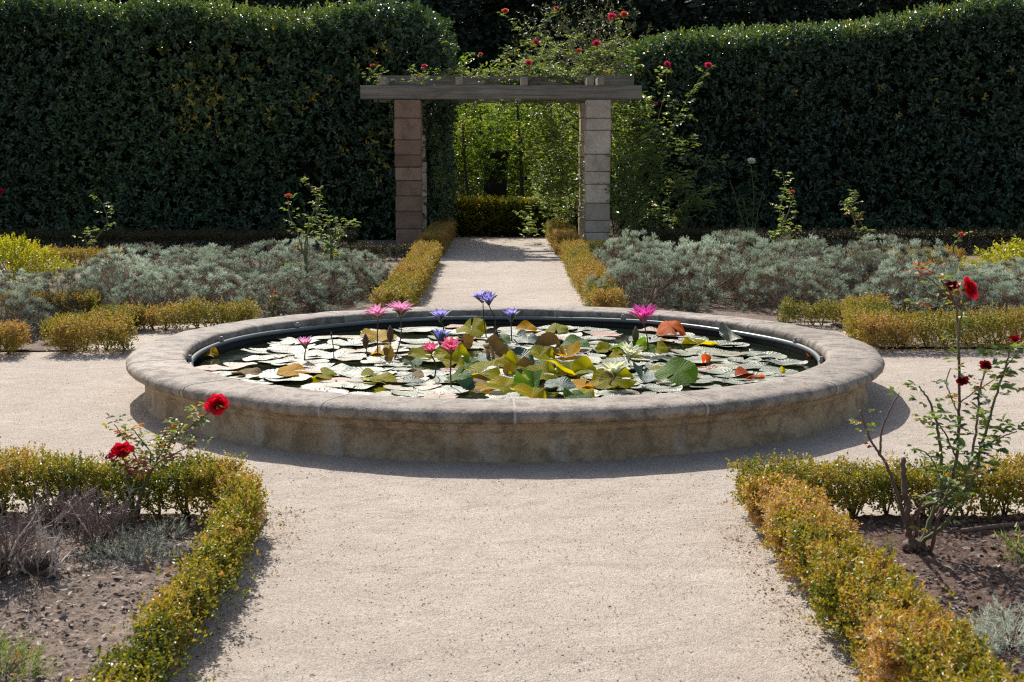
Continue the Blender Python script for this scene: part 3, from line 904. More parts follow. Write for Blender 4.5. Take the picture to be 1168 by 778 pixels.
water_lily(430, 357, 431, 407, 26, 'petal_pink', 'stalk_brown', 'pale pink water lily on a tall stalk, left flower of the tall pair', 1.1)
water_lily(457, 353, 447, 411, 28, 'petal_pink', 'stalk_brown', 'pale pink water lily on a slanting stalk, right flower of the tall pair', 1.1)
water_lily(348, 393, 347, 414, 21, 'petal_pink', 'stalk_green', 'small pale pink water lily standing alone at the left of the pool', .75)
water_lily(502, 361, 504, 381, 24, 'petal_violet', 'stalk_green', 'violet water lily open above the dark blue violet one', .85)
water_lily(503, 386, 505, 400, 28, 'petal_blue', 'stalk_green', 'dark blue violet water lily low above the hot pink pair', .9, (.1, .1, 1))
water_lily(491, 399, 493, 434, 20, 'petal_hot', 'stalk_green', 'hot pink water lily, the smaller and left one of the near pair', .9, (0, -.3, 1))
water_lily(514, 398, 515, 445, 28, 'petal_hot', 'stalk_brown', 'hot pink water lily wide open on a dark red stalk near the rim', .95, (0, -.35, 1))
water_lily(549, 340, 556, 386, 22, 'petal_violet', 'stalk_green', 'tallest violet water lily, left flower of the twin stalks', .9, (-.1, 0, 1))
water_lily(557, 343, 560, 388, 22, 'petal_violet', 'stalk_green', 'tall violet water lily, right flower of the twin stalks', .95, (.15, 0, 1))
water_lily(583, 361, 584, 391, 24, 'petal_violet', 'stalk_green', 'violet water lily on its own stalk right of the twin stalks', .8)
water_lily(734, 361, 738, 404, 33, 'petal_magenta', 'stalk_brown', 'big magenta water lily on a stout stalk in front of the back rim', 1.0, (0, -.1, 1))
water_lily(718, 403, 720, 420, 28, 'petal_white', 'stalk_green', 'cream white water lily, the farther of two white ones', .85)
water_lily(701, 421, 694, 446, 34, 'petal_white', 'stalk_brown', 'white water lily with yellow heart nearest the rim on a dark stalk', 1.25, (-.1, -.25, 1))

def lily_bud(px, py, bx, by, h, mat, label):
    b = at(bx, by, ZW); f = at_y(px, py, b.y)
    hh = h * b.y / FPX
    root = empty('water_lily_bud', (b.x, b.y, ZW), label, 'lily bud', 'water lily buds')
    o = f - b
    mb = MB()
    t = np.linspace(0, 1, 8)
    pts = [o + Vector((0, 0, hh * (k - .5))) for k in t]
    tube(mb, pts, hh * .20 * np.sin(np.pi * np.clip(t * .93 + .07, 0, 1)) ** .9 + .0008, 8)
    mb.build('bud', mat, root)
    mb = MB()
    tube(mb, smooth_path([Vector((0, 0, -.05)), o * .5 + Vector((.004, 0, 0)), o - Vector((0, 0, hh * .45))], 10), .004, 6)
    mb.build('stalk', M['stalk_green'], root)
lily_bud(417, 389, 418, 402, 18, M['stalk_brown'], 'pointed dark bud left of the tall pink water lilies')
lily_bud(445, 381, 444, 405, 20, M['stalk_brown'], 'dark bud between the two tall pink stalks')
lily_bud(725, 382, 728, 398, 20, M['sepal'], 'green pointed bud left of the magenta water lily')
lily_bud(566, 385, 566, 396, 18, M['stalk_green'], 'dark bud beside the twin violet stalks')
lily_bud(378, 381, 381, 411, 6, M['stalk_brown'], 'tiny bud on a thin stalk near the lone pale pink lily')

# ------------------------------------------------------------------ hedges
def hedge(pts, w, h, label, mat, group=None, dens=2500, leaf=(.017, .010), nl=6, slen=.05, kind='six', bias=.5, seed=0,
          rough=.018, bulge=.025, sides=(1, 1, 1), core=None, tops=0, ypatch=None, name='box_hedge', cat='hedge', twigs=True, tv=(.28, .16), deep=.025, lowgap=.03, tj=.1, updir=.7, twigmat=None, corner=.0):
    g = np.random.default_rng(seed + 5000)
    P = np.array([(p[0], p[1]) for p in pts], float)
    seg = np.linalg.norm(np.diff(P, axis=0), axis=1)
    cum = np.concatenate([[0], np.cumsum(seg)])
    Lt = cum[-1]
    hf = h if callable(h) else (lambda t: np.full_like(t, h))
    wf = w if callable(w) else (lambda t: np.full_like(t, w))
    hm = float(np.mean(hf(np.linspace(0, 1, 20)))); wm = float(np.mean(wf(np.linspace(0, 1, 20))))
    org = Vector((P[:, 0].mean(), P[:, 1].mean(), 0))
    root = empty(name, org, label, cat, group)
    areas = np.array([hm * Lt * sides[0], wm * Lt * sides[1], hm * Lt * sides[2], wm * hm * .9, wm * hm * .9])
    n = int(areas.sum() * dens)
    face = g.choice(5, n, p=areas / areas.sum())
    t = g.random(n); s = g.random(n)
    t = np.where(face == 3, 0.0, np.where(face == 4, 1.0, t))
    d = t * Lt
    k = np.clip(np.searchsorted(cum, d, side='right') - 1, 0, len(seg) - 1)
    fr = (d - cum[k]) / seg[k]
    base = P[k] * (1 - fr)[:, None] + P[k + 1] * fr[:, None]
    dirv = (P[k + 1] - P[k]) / seg[k][:, None]
    left = np.stack([-dirv[:, 1], dirv[:, 0]], -1)
    hh, ww = hf(t), wf(t)
    z = np.where(face == 1, hh, lowgap + s * (hh - lowgap))
    off = np.where(face == 0, ww / 2, np.where(face == 2, -ww / 2, (s - .5) * ww))
    off = np.where(face >= 3, (g.random(n) - .5) * ww, off)
    pos = np.stack([base[:, 0] + left[:, 0] * off, base[:, 1] + left[:, 1] * off, z], -1)
    Nn = np.zeros((n, 3))
    Nn[face == 0] = np.c_[left, np.zeros(n)][face == 0]
    Nn[face == 2] = -np.c_[left, np.zeros(n)][face == 2]
    Nn[face == 1] = (0, 0, 1)
    Nn[face == 3] = -np.c_[dirv, np.zeros(n)][face == 3]
    Nn[face == 4] = np.c_[dirv, np.zeros(n)][face == 4]
    # round the shoulders
    if corner:
        e = np.clip((z - (hh - corner)) / corner, 0, 1)
        side = face != 1
        pos[side] -= Nn[side] * (corner * (1 - np.sqrt(1 - .98 * e[side] ** 2)))[:, None]
        Nn[side] += np.array([0, 0, 1.0]) * e[side][:, None] * 1.2
        q = np.clip((np.abs(off) - (ww / 2 - corner)) / corner, 0, 1)
        top = face == 1
        pos[top, 2] -= (corner * (1 - np.sqrt(1 - .98 * q[top] ** 2)))
        Nn[top] += np.c_[left, np.zeros(n)][top] * (np.sign(off) * q)[top][:, None]
        Nn = nrm(Nn)
    b = bulge * (sn(pos, 9 / max(hm, .3) * .33, seed) + .6 * sn(pos, 28 / max(hm, .3) * .33, seed + 1))
    depth = g.exponential(deep, n)
    pos = pos + Nn * (b - depth - slen * .6)[:, None] + g.normal(size=(n, 3)) * rough
    pos[:, 2] = np.maximum(pos[:, 2], lowgap * .6)
    D = nrm(Nn * .6 + np.array([0, 0, updir]) + g.normal(size=(n, 3)) * .45)
    tint = bias + tv[0] * sn(pos, 5 / max(hm, .3) * .33, seed + 3) + tv[1] * sn(pos, 22 / max(hm, .3) * .33, seed + 4) + g.normal(size=n) * tj
    if ypatch is not None:
        x_a, x_b, share = ypatch
        q = (pos[:, 0] > x_a) & (pos[:, 0] < x_b) & (pos[:, 2] > .9) & (g.random(n) < share * np.clip(.4 + 1.6 * sn(pos, 3.2, seed + 9), 0, 3))
        tint = np.where(q, g.uniform(.95, 1.0, n), tint)  # yellow tint puts sunlight coming through the leaves into their colour
    mb = MB()
    rel = pos - np.array(tuple(org))
    shoots(mb, rel, D, slen * g.uniform(.6, 1.3, n), nl, leaf[0], leaf[1], np.clip(tint, 0, 1), .95, 0, kind, .28, .07, .12, g)
    if ypatch is not None:
        pass
    if tops:
        m = int(tops * Lt)
        tq = g.random(m); dq = tq * Lt
        kq = np.clip(np.searchsorted(cum, dq, side='right') - 1, 0, len(seg) - 1)
        cq = P[kq] + (P[kq + 1] - P[kq]) * ((dq - cum[kq]) / seg[kq])[:, None]
        lq = np.stack([-(P[kq + 1] - P[kq])[:, 1], (P[kq + 1] - P[kq])[:, 0]], -1) / seg[kq][:, None]
        oq = (g.random(m) - .5) * wf(tq) * .96
        cq = cq + lq * oq[:, None]
        zq = hf(tq) - corner * (1 - np.sqrt(np.maximum(0, 1 - np.clip((np.abs(oq) - (wf(tq) / 2 - corner)) / corner, 0, .99) ** 2))) - .05
        Pq = np.stack([cq[:, 0], cq[:, 1], zq], -1) - np.array(tuple(org))
        shoots(mb, Pq, nrm(g.normal(size=(m, 3)) * .4 + np.array([0, -.15, 1.0])), .20 * g.uniform(.5, 1.4, m), 6, leaf[0] * .85, leaf[1] * .85, g.uniform(.6, .93, m), .85, 0, kind, .3, .05, 0, g)  # paler tint on these added shoots paints the sunlit top fringe
    mb.build('foliage', mat, root)
    if twigs:
        near = True
        mb = MB()
        m = max(4, min(60, int(Lt / (.07 if mat is M['box'] else .15))))
        for q in range(m):
            tt = (q + g.random()) / m
            dd = tt * Lt
            kk = min(np.searchsorted(cum, dd, side='right') - 1, len(seg) - 1)
            c = P[kk] + (P[kk + 1] - P[kk]) * (dd - cum[kk]) / seg[kk]
            hq = float(hf(np.array([tt]))[0]); wq = float(wf(np.array([tt]))[0])
            x, y = c + g.normal(size=2) * wq * .12 - np.array(tuple(org))[:2]
            p0 = np.array([x, y, -.01])
            for bb in range(3):
                p2 = p0 + np.array([np.clip(g.normal(), -1, 1) * wq * .2, np.clip(g.normal(), -1, 1) * wq * .2, hq * g.uniform(.6, .85)])
                p1 = (p0 + p2) / 2 + g.normal(size=3) * .012
                tube(mb, [p0, p1, p2], [.006 * max(1, hm * 2), .004 * max(1, hm * 2), .002], 4, .5, 0, False)
            if near:
                mb.build('stem', M['boxtwig'], root)
                mb = MB()
        if not near:
            mb.build('branches', twigmat or M['boxtwig'], root)
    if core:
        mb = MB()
        # added unseen solid that stops sun leaking through, following the same top line
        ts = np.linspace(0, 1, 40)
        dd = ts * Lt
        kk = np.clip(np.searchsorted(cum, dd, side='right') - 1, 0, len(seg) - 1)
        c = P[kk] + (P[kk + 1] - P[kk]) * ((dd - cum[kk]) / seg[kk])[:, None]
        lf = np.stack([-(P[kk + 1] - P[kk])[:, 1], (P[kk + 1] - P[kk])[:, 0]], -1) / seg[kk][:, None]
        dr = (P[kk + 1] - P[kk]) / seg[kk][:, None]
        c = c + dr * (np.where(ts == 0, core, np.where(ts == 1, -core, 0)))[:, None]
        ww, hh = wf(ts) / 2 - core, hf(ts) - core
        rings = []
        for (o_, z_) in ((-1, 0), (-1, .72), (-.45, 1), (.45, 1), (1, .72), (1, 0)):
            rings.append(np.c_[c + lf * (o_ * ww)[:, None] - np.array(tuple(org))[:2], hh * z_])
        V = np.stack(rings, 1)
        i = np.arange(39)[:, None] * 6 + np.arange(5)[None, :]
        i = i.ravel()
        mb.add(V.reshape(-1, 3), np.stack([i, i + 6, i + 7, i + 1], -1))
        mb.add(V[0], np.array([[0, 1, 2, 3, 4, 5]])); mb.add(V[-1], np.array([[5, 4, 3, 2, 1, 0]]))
        mb.build('sun_blocking_core', M['core'], root)
    return root

G1 = 'low clipped box hedges'
# near hedges round the two front beds
hedge([(1.15, 2.5), (1.14, 3.8), (1.125, 5.0), (1.11, 5.72)], lambda t: .245 - .07 * t, lambda t: .325 - .11 * t,
      'thick bronze and green box hedge running along the right edge of the near path', M['box'], G1, 5200, (.018, .0118), 7, .042, seed=1, bias=.58, tv=(.24, .15), corner=.04, rough=.016, deep=.03, tj=.15, lowgap=.045)
hedge([(1.03, 5.92), (2.2, 5.93), (4.4, 5.93)], .24, .215, 'green and gold box hedge behind the tall red rose bush', M['box'], G1, 5000, (.0165, .0105), 6, .042, seed=2, bias=.44, tv=(.18, .12), corner=.04, tj=.13, lowgap=.05)
hedge([(-4.4, 6.02), (-2.4, 6.0), (-1.12, 5.92)], .26, .235, 'green box hedge with rusty top behind the small red rose', M['box'], G1, 5000, (.0165, .0105), 6, .042, seed=3, bias=.42, tv=(.22, .12), corner=.04, tj=.13, lowgap=.05)
hedge([(-1.03, 2.6), (-1.025, 4.0), (-.995, 4.9), (-1.05, 5.78)], lambda t: .035 + .045 * t, lambda t: .135 + .09 * t,
      'thin straggly yellow green box hedge along the left edge of the near path', M['box'], G1, 5400, (.0168, .0108), 6, .046, seed=4, bias=.40, tv=(.24, .12), corner=.02, rough=.018, bulge=.025, tj=.15, lowgap=.05)
# middle distance, left
def gx(px, py): return tuple(at(px, py, 0))[:2]
hedge([(-3.48, 11.05), (-2.93, 11.08)], .42, .22, 'square bronze box hedge block left of the pool', M['boxfar'], G1, 2600, (.024, .015), 5, .05, 'rhomb', .56, 5, corner=.07, bulge=.04, rough=.03)
hedge([(-3.60, 11.45), (-3.32, 12.3), (-3.25, 12.5)], .34, .19, 'yellow green box hedge behind the square bronze block', M['boxfar'], G1, 2600, (.024, .015), 5, .05, 'rhomb', .38, 6, corner=.05)
hedge([(-3.30, 12.42), (-2.7, 12.46), (-2.2, 12.56)], .32, .20, 'golden box hedge curving behind the left side of the pool', M['boxfar'], G1, 2600, (.024, .015), 5, .05, 'rhomb', .44, 7, corner=.07, bulge=.04, rough=.03)
hedge([(-5.6, 13.1), (-4.55, 13.15), (-3.75, 13.2)], .34, .24, 'short bronze box hedge in front of the grey shrubs at the left', M['boxfar'], G1, 2400, (.024, .015), 5, .05, 'rhomb', .6, 8, corner=.05)
hedge([(-4.9, 10.85), (-3.72, 10.95)], .42, .22, 'bronze box hedge cut off by the left edge of the photo', M['boxfar'], G1, 2600, (.024, .015), 5, .05, 'rhomb', .66, 9, corner=.05)
# middle distance, right
hedge([(2.82, 11.15), (3.6, 11.2), (5.2, 11.25)], .44, .25, 'long bronze box hedge right of the pool', M['boxfar'], G1, 2600, (.024, .015), 5, .05, 'rhomb', .54, 10, corner=.07, bulge=.04, rough=.03)
hedge([(3.02, 11.5), (3.2, 12.3), (3.28, 12.7)], .36, .24, 'golden box hedge behind the long bronze one at the right', M['boxfar'], G1, 2600, (.024, .015), 5, .05, 'rhomb', .52, 11, corner=.05)
hedge([(2.55, 12.78), (2.85, 12.68), (3.12, 12.6)], .30, .19, 'patchy yellow green box hedge curving behind the right side of the pool', M['boxfar'], G1, 2000, (.024, .015), 5, .05, 'rhomb', .40, 12, corner=.05, bulge=.045)
# along the far path
hedge([(-1.00, 12.9), (-1.00, 16), (-1.02, 20.0)], .30, .27, 'golden box hedge along the left edge of the far path', M['boxfar'], G1, 2000, (.026, .017), 5, .05, 'rhomb', .62, 13, corner=.05)
hedge([(.98, 12.9), (.98, 16), (1.0, 20.2)], .28, .27, 'golden box hedge along the right edge of the far path', M['boxfar'], G1, 2000, (.026, .017), 5, .05, 'rhomb', .66, 14, corner=.05)
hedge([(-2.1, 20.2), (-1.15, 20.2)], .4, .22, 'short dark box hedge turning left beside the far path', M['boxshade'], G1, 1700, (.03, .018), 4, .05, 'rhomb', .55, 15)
hedge([(1.15, 20.4), (2.0, 20.4)], .4, .24, 'short dark box hedge turning right beside the far path', M['boxfar'], G1, 1700, (.03, .018), 4, .05, 'rhomb', .35, 16)
hedge([(-1.02, 20.9), (-1.0, 25.3)], .32, .32, 'brown box hedge passing under the pergola at the left post', M['boxfar'], G1, 1700, (.03, .018), 4, .05, 'rhomb', .85, 17, corner=.04)
hedge([(.98, 20.9), (.98, 25.3)], .32, .32, 'brown box hedge passing under the pergola at the right post', M['boxfar'], G1, 1700, (.03, .018), 4, .05, 'rhomb', .8, 18, corner=.04)
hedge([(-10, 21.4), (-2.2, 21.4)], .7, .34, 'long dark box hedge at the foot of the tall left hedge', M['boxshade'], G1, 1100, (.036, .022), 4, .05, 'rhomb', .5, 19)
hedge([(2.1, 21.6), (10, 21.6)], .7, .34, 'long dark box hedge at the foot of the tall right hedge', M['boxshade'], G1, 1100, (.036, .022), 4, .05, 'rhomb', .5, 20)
hedge([(-6.4, 18.6), (-5.0, 18.6)], .5, .26, 'rusty box hedge behind the yellow shrub at the left', M['boxfar'], G1, 1700, (.03, .018), 4, .05, 'rhomb', .8, 21)
hedge([(4.6, 18.6), (6.0, 18.6)], .5, .26, 'rusty box hedge beside the yellow shrub at the right', M['boxfar'], G1, 1700, (.03, .018), 4, .05, 'rhomb', .8, 22)
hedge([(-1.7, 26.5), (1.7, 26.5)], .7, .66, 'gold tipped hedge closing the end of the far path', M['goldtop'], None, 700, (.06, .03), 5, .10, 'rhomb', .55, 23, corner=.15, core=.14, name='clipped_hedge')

# the two tall hedges
def hl(t):      # left: from x=-12 to -0.95
    return 4.02 + .10 * np.sin(t * 5 + .5) - .30 * np.clip((t - .86) / .14, 0, 1) ** 2 + .05 * np.sin(t * 23)
def hr(t):      # right: from x=1.75 to 13
    return 3.35 + .78 * np.clip(t * 1.45, 0, 1) + .06 * np.sin(t * 14)
G2 = 'tall dark evergreen hedges'
hedge([(-12.5, 25.7), (-1.0, 25.7)], 1.9, hl, 'tall dark evergreen hedge left of the pergola with leaves tinted yellow as if backlit', M['hedge'], G2, 205, (.098, .055), 6, .17, 'six', .38, 31,
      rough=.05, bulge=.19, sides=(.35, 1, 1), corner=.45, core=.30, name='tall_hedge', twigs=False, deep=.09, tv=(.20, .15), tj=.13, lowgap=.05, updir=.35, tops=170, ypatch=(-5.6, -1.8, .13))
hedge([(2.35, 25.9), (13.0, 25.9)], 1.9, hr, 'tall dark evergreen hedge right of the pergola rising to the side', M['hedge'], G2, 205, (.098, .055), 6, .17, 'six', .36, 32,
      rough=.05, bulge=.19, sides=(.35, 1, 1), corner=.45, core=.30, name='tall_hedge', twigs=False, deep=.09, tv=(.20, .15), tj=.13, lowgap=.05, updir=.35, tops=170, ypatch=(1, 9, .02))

# ------------------------------------------------------------------ pergola
perg = empty('pergola', (-.0, 23.9, 0), 'stone and timber pergola spanning the far path, with roses over it', 'pergola')
def post(x, y, s, hgt, mat, seed):
    g = np.random.default_rng(seed)
    mb = MB()
    z = 0.0
    k = 0
    while z < hgt - .02:
        bh = min(g.uniform(.18, .42), hgt - z)
        if hgt - z - bh < .1: bh = hgt - z
        box(mb, (x + g.normal() * .004, y - 23.9 + g.normal() * .004, z + bh / 2), (s + g.normal() * .006, s + g.normal() * .006, bh - .008), float(np.clip(g.normal(.5, .3), 0, 1)), 0, .012, g.normal() * .008)
        z += bh
        k += 1
    box(mb, (x, y - 23.9, hgt / 2), (s - .03, s - .03, hgt - .02), .5, 1)
    mb.build('post', [mat, M['joint']], perg)
x1, x2 = -1.50, 1.56
post(x1, 23.25, .42, 2.37, M['block_pink'], 1)
post(x2, 23.25, .40, 2.37, M['block_pale'], 2)
post(x1, 24.95, .42, 2.37, M['block_pale'], 3)
post(x2, 24.95, .40, 2.37, M['block_pale'], 4)
for (yy, name, zc, hh, xa, xb) in ((23.20, 'beam', 2.49, .22, -2.26, 2.26), (24.95, 'beam', 2.49, .22, -2.2, 2.2), (23.95, 'purlin', 2.71, .16, -2.05, 2.2)):
    mb = MB()
    box(mb, ((xa + xb) / 2, yy - 23.9, zc), (xb - xa, .14, hh), .5, 0, .012)
    mb.build(name, M['beam'], perg)
for xr in (-1.9, -.68, .37, 1.43, 1.60):
    mb = MB()
    box(mb, (xr, 0.05, 2.665 if abs(xr) < 5 else 0), (.11, 1.0 if xr != .37 else 1.0, .13), .5, 0, .01)
    o = mb.build('rafter', M['rafter'], perg)
    o.location = (0, .72, 0)
for xr in (-1.9, -.68, .37, 1.43, 1.60):
    mb = MB()
    box(mb, (xr, -.42, 2.665), (.11, .72, .13), .5, 0, .01)
    mb.build('rafter', M['rafter'], perg)

# dark plinth beyond the gap
pl = empty('stone_plinth', (-.12, 28.6, 0), 'stone plinth darkened as if in shade standing among saplings beyond the pergola', 'plinth')
mb = MB(); box(mb, (0, 0, .12), (.62, .54, .24), .5, 0, .03); mb.build('base', M['darkstone'], pl)
mb = MB(); box(mb, (0, 0, .84), (.46, .42, 1.2), .5, 0, .03); mb.build('shaft', M['darkstone'], pl)
mb = MB(); box(mb, (0, 0, 1.50), (.54, .48, .12), .5, 0, .03); mb.build('cap', M['darkstone'], pl)

# ------------------------------------------------------------------ grey shrubs
def mound_src(seed, n, mat, kind='strip', nl=9, L=.05, W=.008, slen=.10, tb=.62, tv=.22, flat=.8, brown=.35):
    g = np.random.default_rng(seed)
    a = g.uniform(0, 6.283, n); cz = g.random(n) ** .8
    s = np.sqrt(np.maximum(0, 1 - cz ** 2))
    Nn = np.stack([np.cos(a) * s, np.sin(a) * s, cz], -1)
    lump = 1 + .13 * sn(Nn, 4.0, seed) + .09 * sn(Nn, 9.0, seed + 1)
    depth = g.exponential(.05, n)
    P = Nn * (lump - depth)[:, None] * np.array([.5, .5, .5 * flat])
    D = nrm(Nn * .8 + np.array([0, 0, .6]) + g.normal(size=(n, 3)) * .28)
    tint = tb + tv * sn(Nn, 3.0, seed + 2) + g.normal(size=n) * .10
    br = sn(Nn, 6.0, seed + 3) + .3 * g.normal(size=n)
    tint = np.where(br > (1 - brown) * 1.3, g.uniform(0, .3, n), tint)
    mb = MB()
    shoots(mb, P, D, slen * g.uniform(.6, 1.4, n), nl, L, W, np.clip(tint, 0, 1), .75, 0, kind, .3, .08, .25, g)
    return mb

def tufted_src(seed, ntuft, per, mat=None):
    """a mound of rounded feathery tufts with brown old wood between them, darkened so the gaps look shaded"""
    g = np.random.default_rng(seed)
    mb = MB()
    k = np.arange(ntuft) + .5
    cz = 1 - k / ntuft * .98
    az = k * 2.39996 + g.normal(size=ntuft) * .25
    s = np.sqrt(np.maximum(0, 1 - cz ** 2))
    Tn = nrm(np.stack([np.cos(az) * s, np.sin(az) * s, cz], -1) + g.normal(size=(ntuft, 3)) * .10)
    lump = 1 + .10 * sn(Tn, 3.5, seed) + g.normal(size=ntuft) * .05
    Tc = Tn * (lump * .425)[:, None]
    tt = np.clip(.66 + .16 * sn(Tn, 3, seed + 2) + g.normal(size=ntuft) * .13, 0, 1)
    tt = np.where(g.random(ntuft) < .27, g.uniform(.05, .35, ntuft), tt)
    idx = np.repeat(np.arange(ntuft), per)
    n = len(idx)
    D = nrm(nrm(g.normal(size=(n, 3))) * .75 + Tn[idx] * .75 + np.array([0, 0, .3]))
    P = Tc[idx] + D * .02
    shoots(mb, P, D, .046 * g.uniform(.7, 1.2, n), 8, .019, .0085, np.clip(tt[idx] + g.normal(size=n) * .06, 0, 1), .8, 0, 'strip', .3, .07, .28, g)
    m = 700
    Nn = nrm(g.normal(size=(m, 3)) * np.array([1, 1, .6])); Nn[:, 2] = np.abs(Nn[:, 2])
    shoots(mb, Nn * .29, nrm(Nn + np.array([0, 0, .3])), .10, 9, .035, .010, g.uniform(0, .25, m), .6, 0, 'strip', .3, .05, 0, g)  # inner sprigs coloured dark brown to make gaps between tufts read shaded
    return mb

def shrub(name, mbs, mats, label, cat, group, stems=12, seed=0, hgt=.35, smat=None):
    g = np.random.default_rng(seed)
    root = empty(name, (0, 0, 0), label, cat, group)
    mbs.build('foliage', mats, root)
    mb = MB()
    for k in range(stems):
        a = g.uniform(0, 6.28)
        e = np.array([math.cos(a) * .36 * g.uniform(.3, 1), math.sin(a) * .36 * g.uniform(.3, 1), hgt * g.uniform(.6, 1)])
        tube(mb, [np.array([0, 0, -.02]), e * np.array([.4, .4, .5]) + g.normal(size=3) * .02, e], [.014, .009, .003], 5, .5, 0, False)
    mb.build('stem', smat or M['twig'], root)
    reg(root)
    return root

gs = 'silvery grey shrubs massed beside the far path'
src = [shrub('santolina', tufted_src(40 + k, 125, 24), M['santolina'],
             'silvery grey shrub mound among others of its kind behind the pool', 'shrub', gs, 14, k) for k in range(6)]
spots = []
g = np.random.default_rng(77)
def fill(x0, x1, y0, y1, step, hmin, hmax):
    y = y0
    r_ = 0
    while y < y1:
        x = x0 + (r_ % 2) * step * .5
        while x < x1:
            spots.append((x + g.normal() * .10, y + g.normal() * .10, g.uniform(.85, 1.25), g.uniform(hmin, hmax)))
            x += step * g.uniform(.85, 1.2)
        y += step * .78
        r_ += 1
fill(-4.2, -1.8, 13.45, 17.4, 1.0, .85, 1.15)
fill(-7.4, -4.5, 13.9, 14.9, .95, .60, .78)
fill(1.68, 4.9, 13.8, 17.2, 1.0, .92, 1.32)
fill(4.7, 7.6, 13.6, 15.0, .88, .72, .98)
spots += [(-1.62, 15.4, .8, .8), (-1.6, 16.3, .8, .85), (-4.25, 11.9, 1.0, 1.0), (-4.9, 12.1, 1.1, 1.0), (4.3, 12.9, 1.1, .9), (5.0, 12.6, 1.2, 1.0), (5.7, 12.9, 1.1, .9), (3.8, 13.3, 1, 1.0), (1.55, 15.6, .9, 1.1), (1.6, 14.8, .9, 1.15)]
speclab = {}
for k, (x, y, s, hz) in enumerate(spots):
    o = src[k] if k < 6 else copy_tree(src[k % 6])
    o.location = (x, y, .0)
    o.rotation_euler.z = g.uniform(0, 6.28)
    o.scale = (s * 1.12, s * 1.12, hz)
    if abs(x + 4.25) < .01: o['label'] = 'rounded grey shrub at the left edge between the bronze box hedges'
    if abs(x - 1.62) < .3 and y < 14.2: o['label'] = 'dense grey shrub mound nearest the pool at the right of the far path'

# yellow green shrubs
def yshrub(seed): return mound_src(seed, 700, M['yellowshrub'], 'rhomb', 8, .05, .022, .12, .55, .25, 1.0, 0)
yr = shrub('golden_shrub', yshrub(61), M['yellowshrub'], 'bright yellow green shrub at the left edge beyond the grey shrubs', 'shrub', 'bright yellow green shrubs', 10, 3, .4)
yr.location = (-5.75, 16.6, 0); yr.scale = (1.1, 1.0, .95)
y2 = copy_tree(yr); y2.location = (5.95, 15.9, 0); y2.rotation_euler.z = 2; y2.scale = (1.5, 1.2, .95)
y2['label'] = 'bright yellow green shrub at the right edge beyond the grey shrubs'

# ------------------------------------------------------------------ roses
def rose_leaves(mb, pts, start, step, leaf, tint, tv=.12, g=rng, org=None, five=True, droop=.15):
    P = np.asarray(pts, float)
    seg = np.linalg.norm(np.diff(P, axis=0), axis=1); cum = np.concatenate([[0], np.cumsum(seg)])
    T = cum[-1]
    ds = np.arange(start * T, T, step) + g.normal(size=len(np.arange(start * T, T, step))) * step * .25
    Bs, Ds, Ns, Ls, Ts = [], [], [], [], []
    for i, d in enumerate(ds):
        d = min(max(d, 0), T * .999)
        k = min(np.searchsorted(cum, d, side='right') - 1, len(seg) - 1)
        p = P[k] + (P[k + 1] - P[k]) * (d - cum[k]) / max(seg[k], 1e-6)
        t = (P[k + 1] - P[k]) / max(seg[k], 1e-6)
        az = g.uniform(0, 6.28)
        o = np.array([math.cos(az), math.sin(az), .25 + g.normal() * .3]) + t * .35
        o /= np.linalg.norm(o)
        pl_ = leaf * g.uniform(1.4, 2.4)
        sd = np.cross(o, [0, 0, 1.0]); sd /= max(np.linalg.norm(sd), 1e-6)
        tt = float(np.clip(g.normal(tint, tv), 0, 1))
        up = np.array([g.normal() * .4, g.normal() * .4, 1.0])
        items = [(1.0, o)] + ([(.95, nrm(o * .5 + sd)), (.95, nrm(o * .5 - sd)), (.5, nrm(o * .4 + sd)), (.5, nrm(o * .4 - sd))] if five else [])
        for (f, dd) in items:
            Bs.append(p + o * pl_ * f); Ds.append(dd + np.array([0, 0, -droop]) + g.normal(size=3) * .15); Ns.append(up)
            Ls.append(leaf * g.uniform(.75, 1.15)); Ts.append(np.clip(tt + g.normal() * .05, 0, 1))
        # petiole as a very thin leaf-like strip
    if Bs:
        L = np.array(Ls)
        leaves(mb, np.array(Bs), np.array(Ds), np.array(Ns), L, L * .62, np.array(Ts), 0, 'six', .3, .15)

def rose_flower(root, pos, dia, mat, axis=(0, -.3, 1), full=True):
    """a rose as one child: petals, with a green calyx below"""
    mb = MB()
    a = Vector(axis).normalized()
    r = dia / 2
    p = Vector(pos)
    petals(mb, p - a * r * .35, a, 5, r * 1.12, r * 1.15, .7, 1.75, rng.uniform(0, 6), 0, .22, .7, 0, .15, nu=5, nv=6)
    petals(mb, p - a * r * .3, a, 5, r * 1.0, r * 1.05, .5, 1.2, rng.uniform(0, 6), 0, .3, .55, 0, .15, nu=5, nv=6)
    if full:
        petals(mb, p - a * r * .25, a, 5, r * .85, r * .9, .25, .75, rng.uniform(0, 6), 0, .35, .4, 0, .15, nu=5, nv=5)
        petals(mb, p - a * r * .2, a, 4, r * .72, r * .7, .08, .35, rng.uniform(0, 6), 0, .4, .2, 0, .15, nu=5, nv=5)
        petals(mb, p - a * r * .15, a, 3, r * .62, r * .5, -.05, .1, rng.uniform(0, 6), 0, .5, .1, 0, .1, nu=5, nv=4)
    f = mb.build('flower', mat, root)
    mb = MB()
    petals(mb, p - a * r * .42, a, 5, r * .6, r * .22, .9, 2.0, 0, 1, .2, .4, 0, .1, nu=3, nv=4)
    mb.build('calyx', M['rose'], f)
    return f

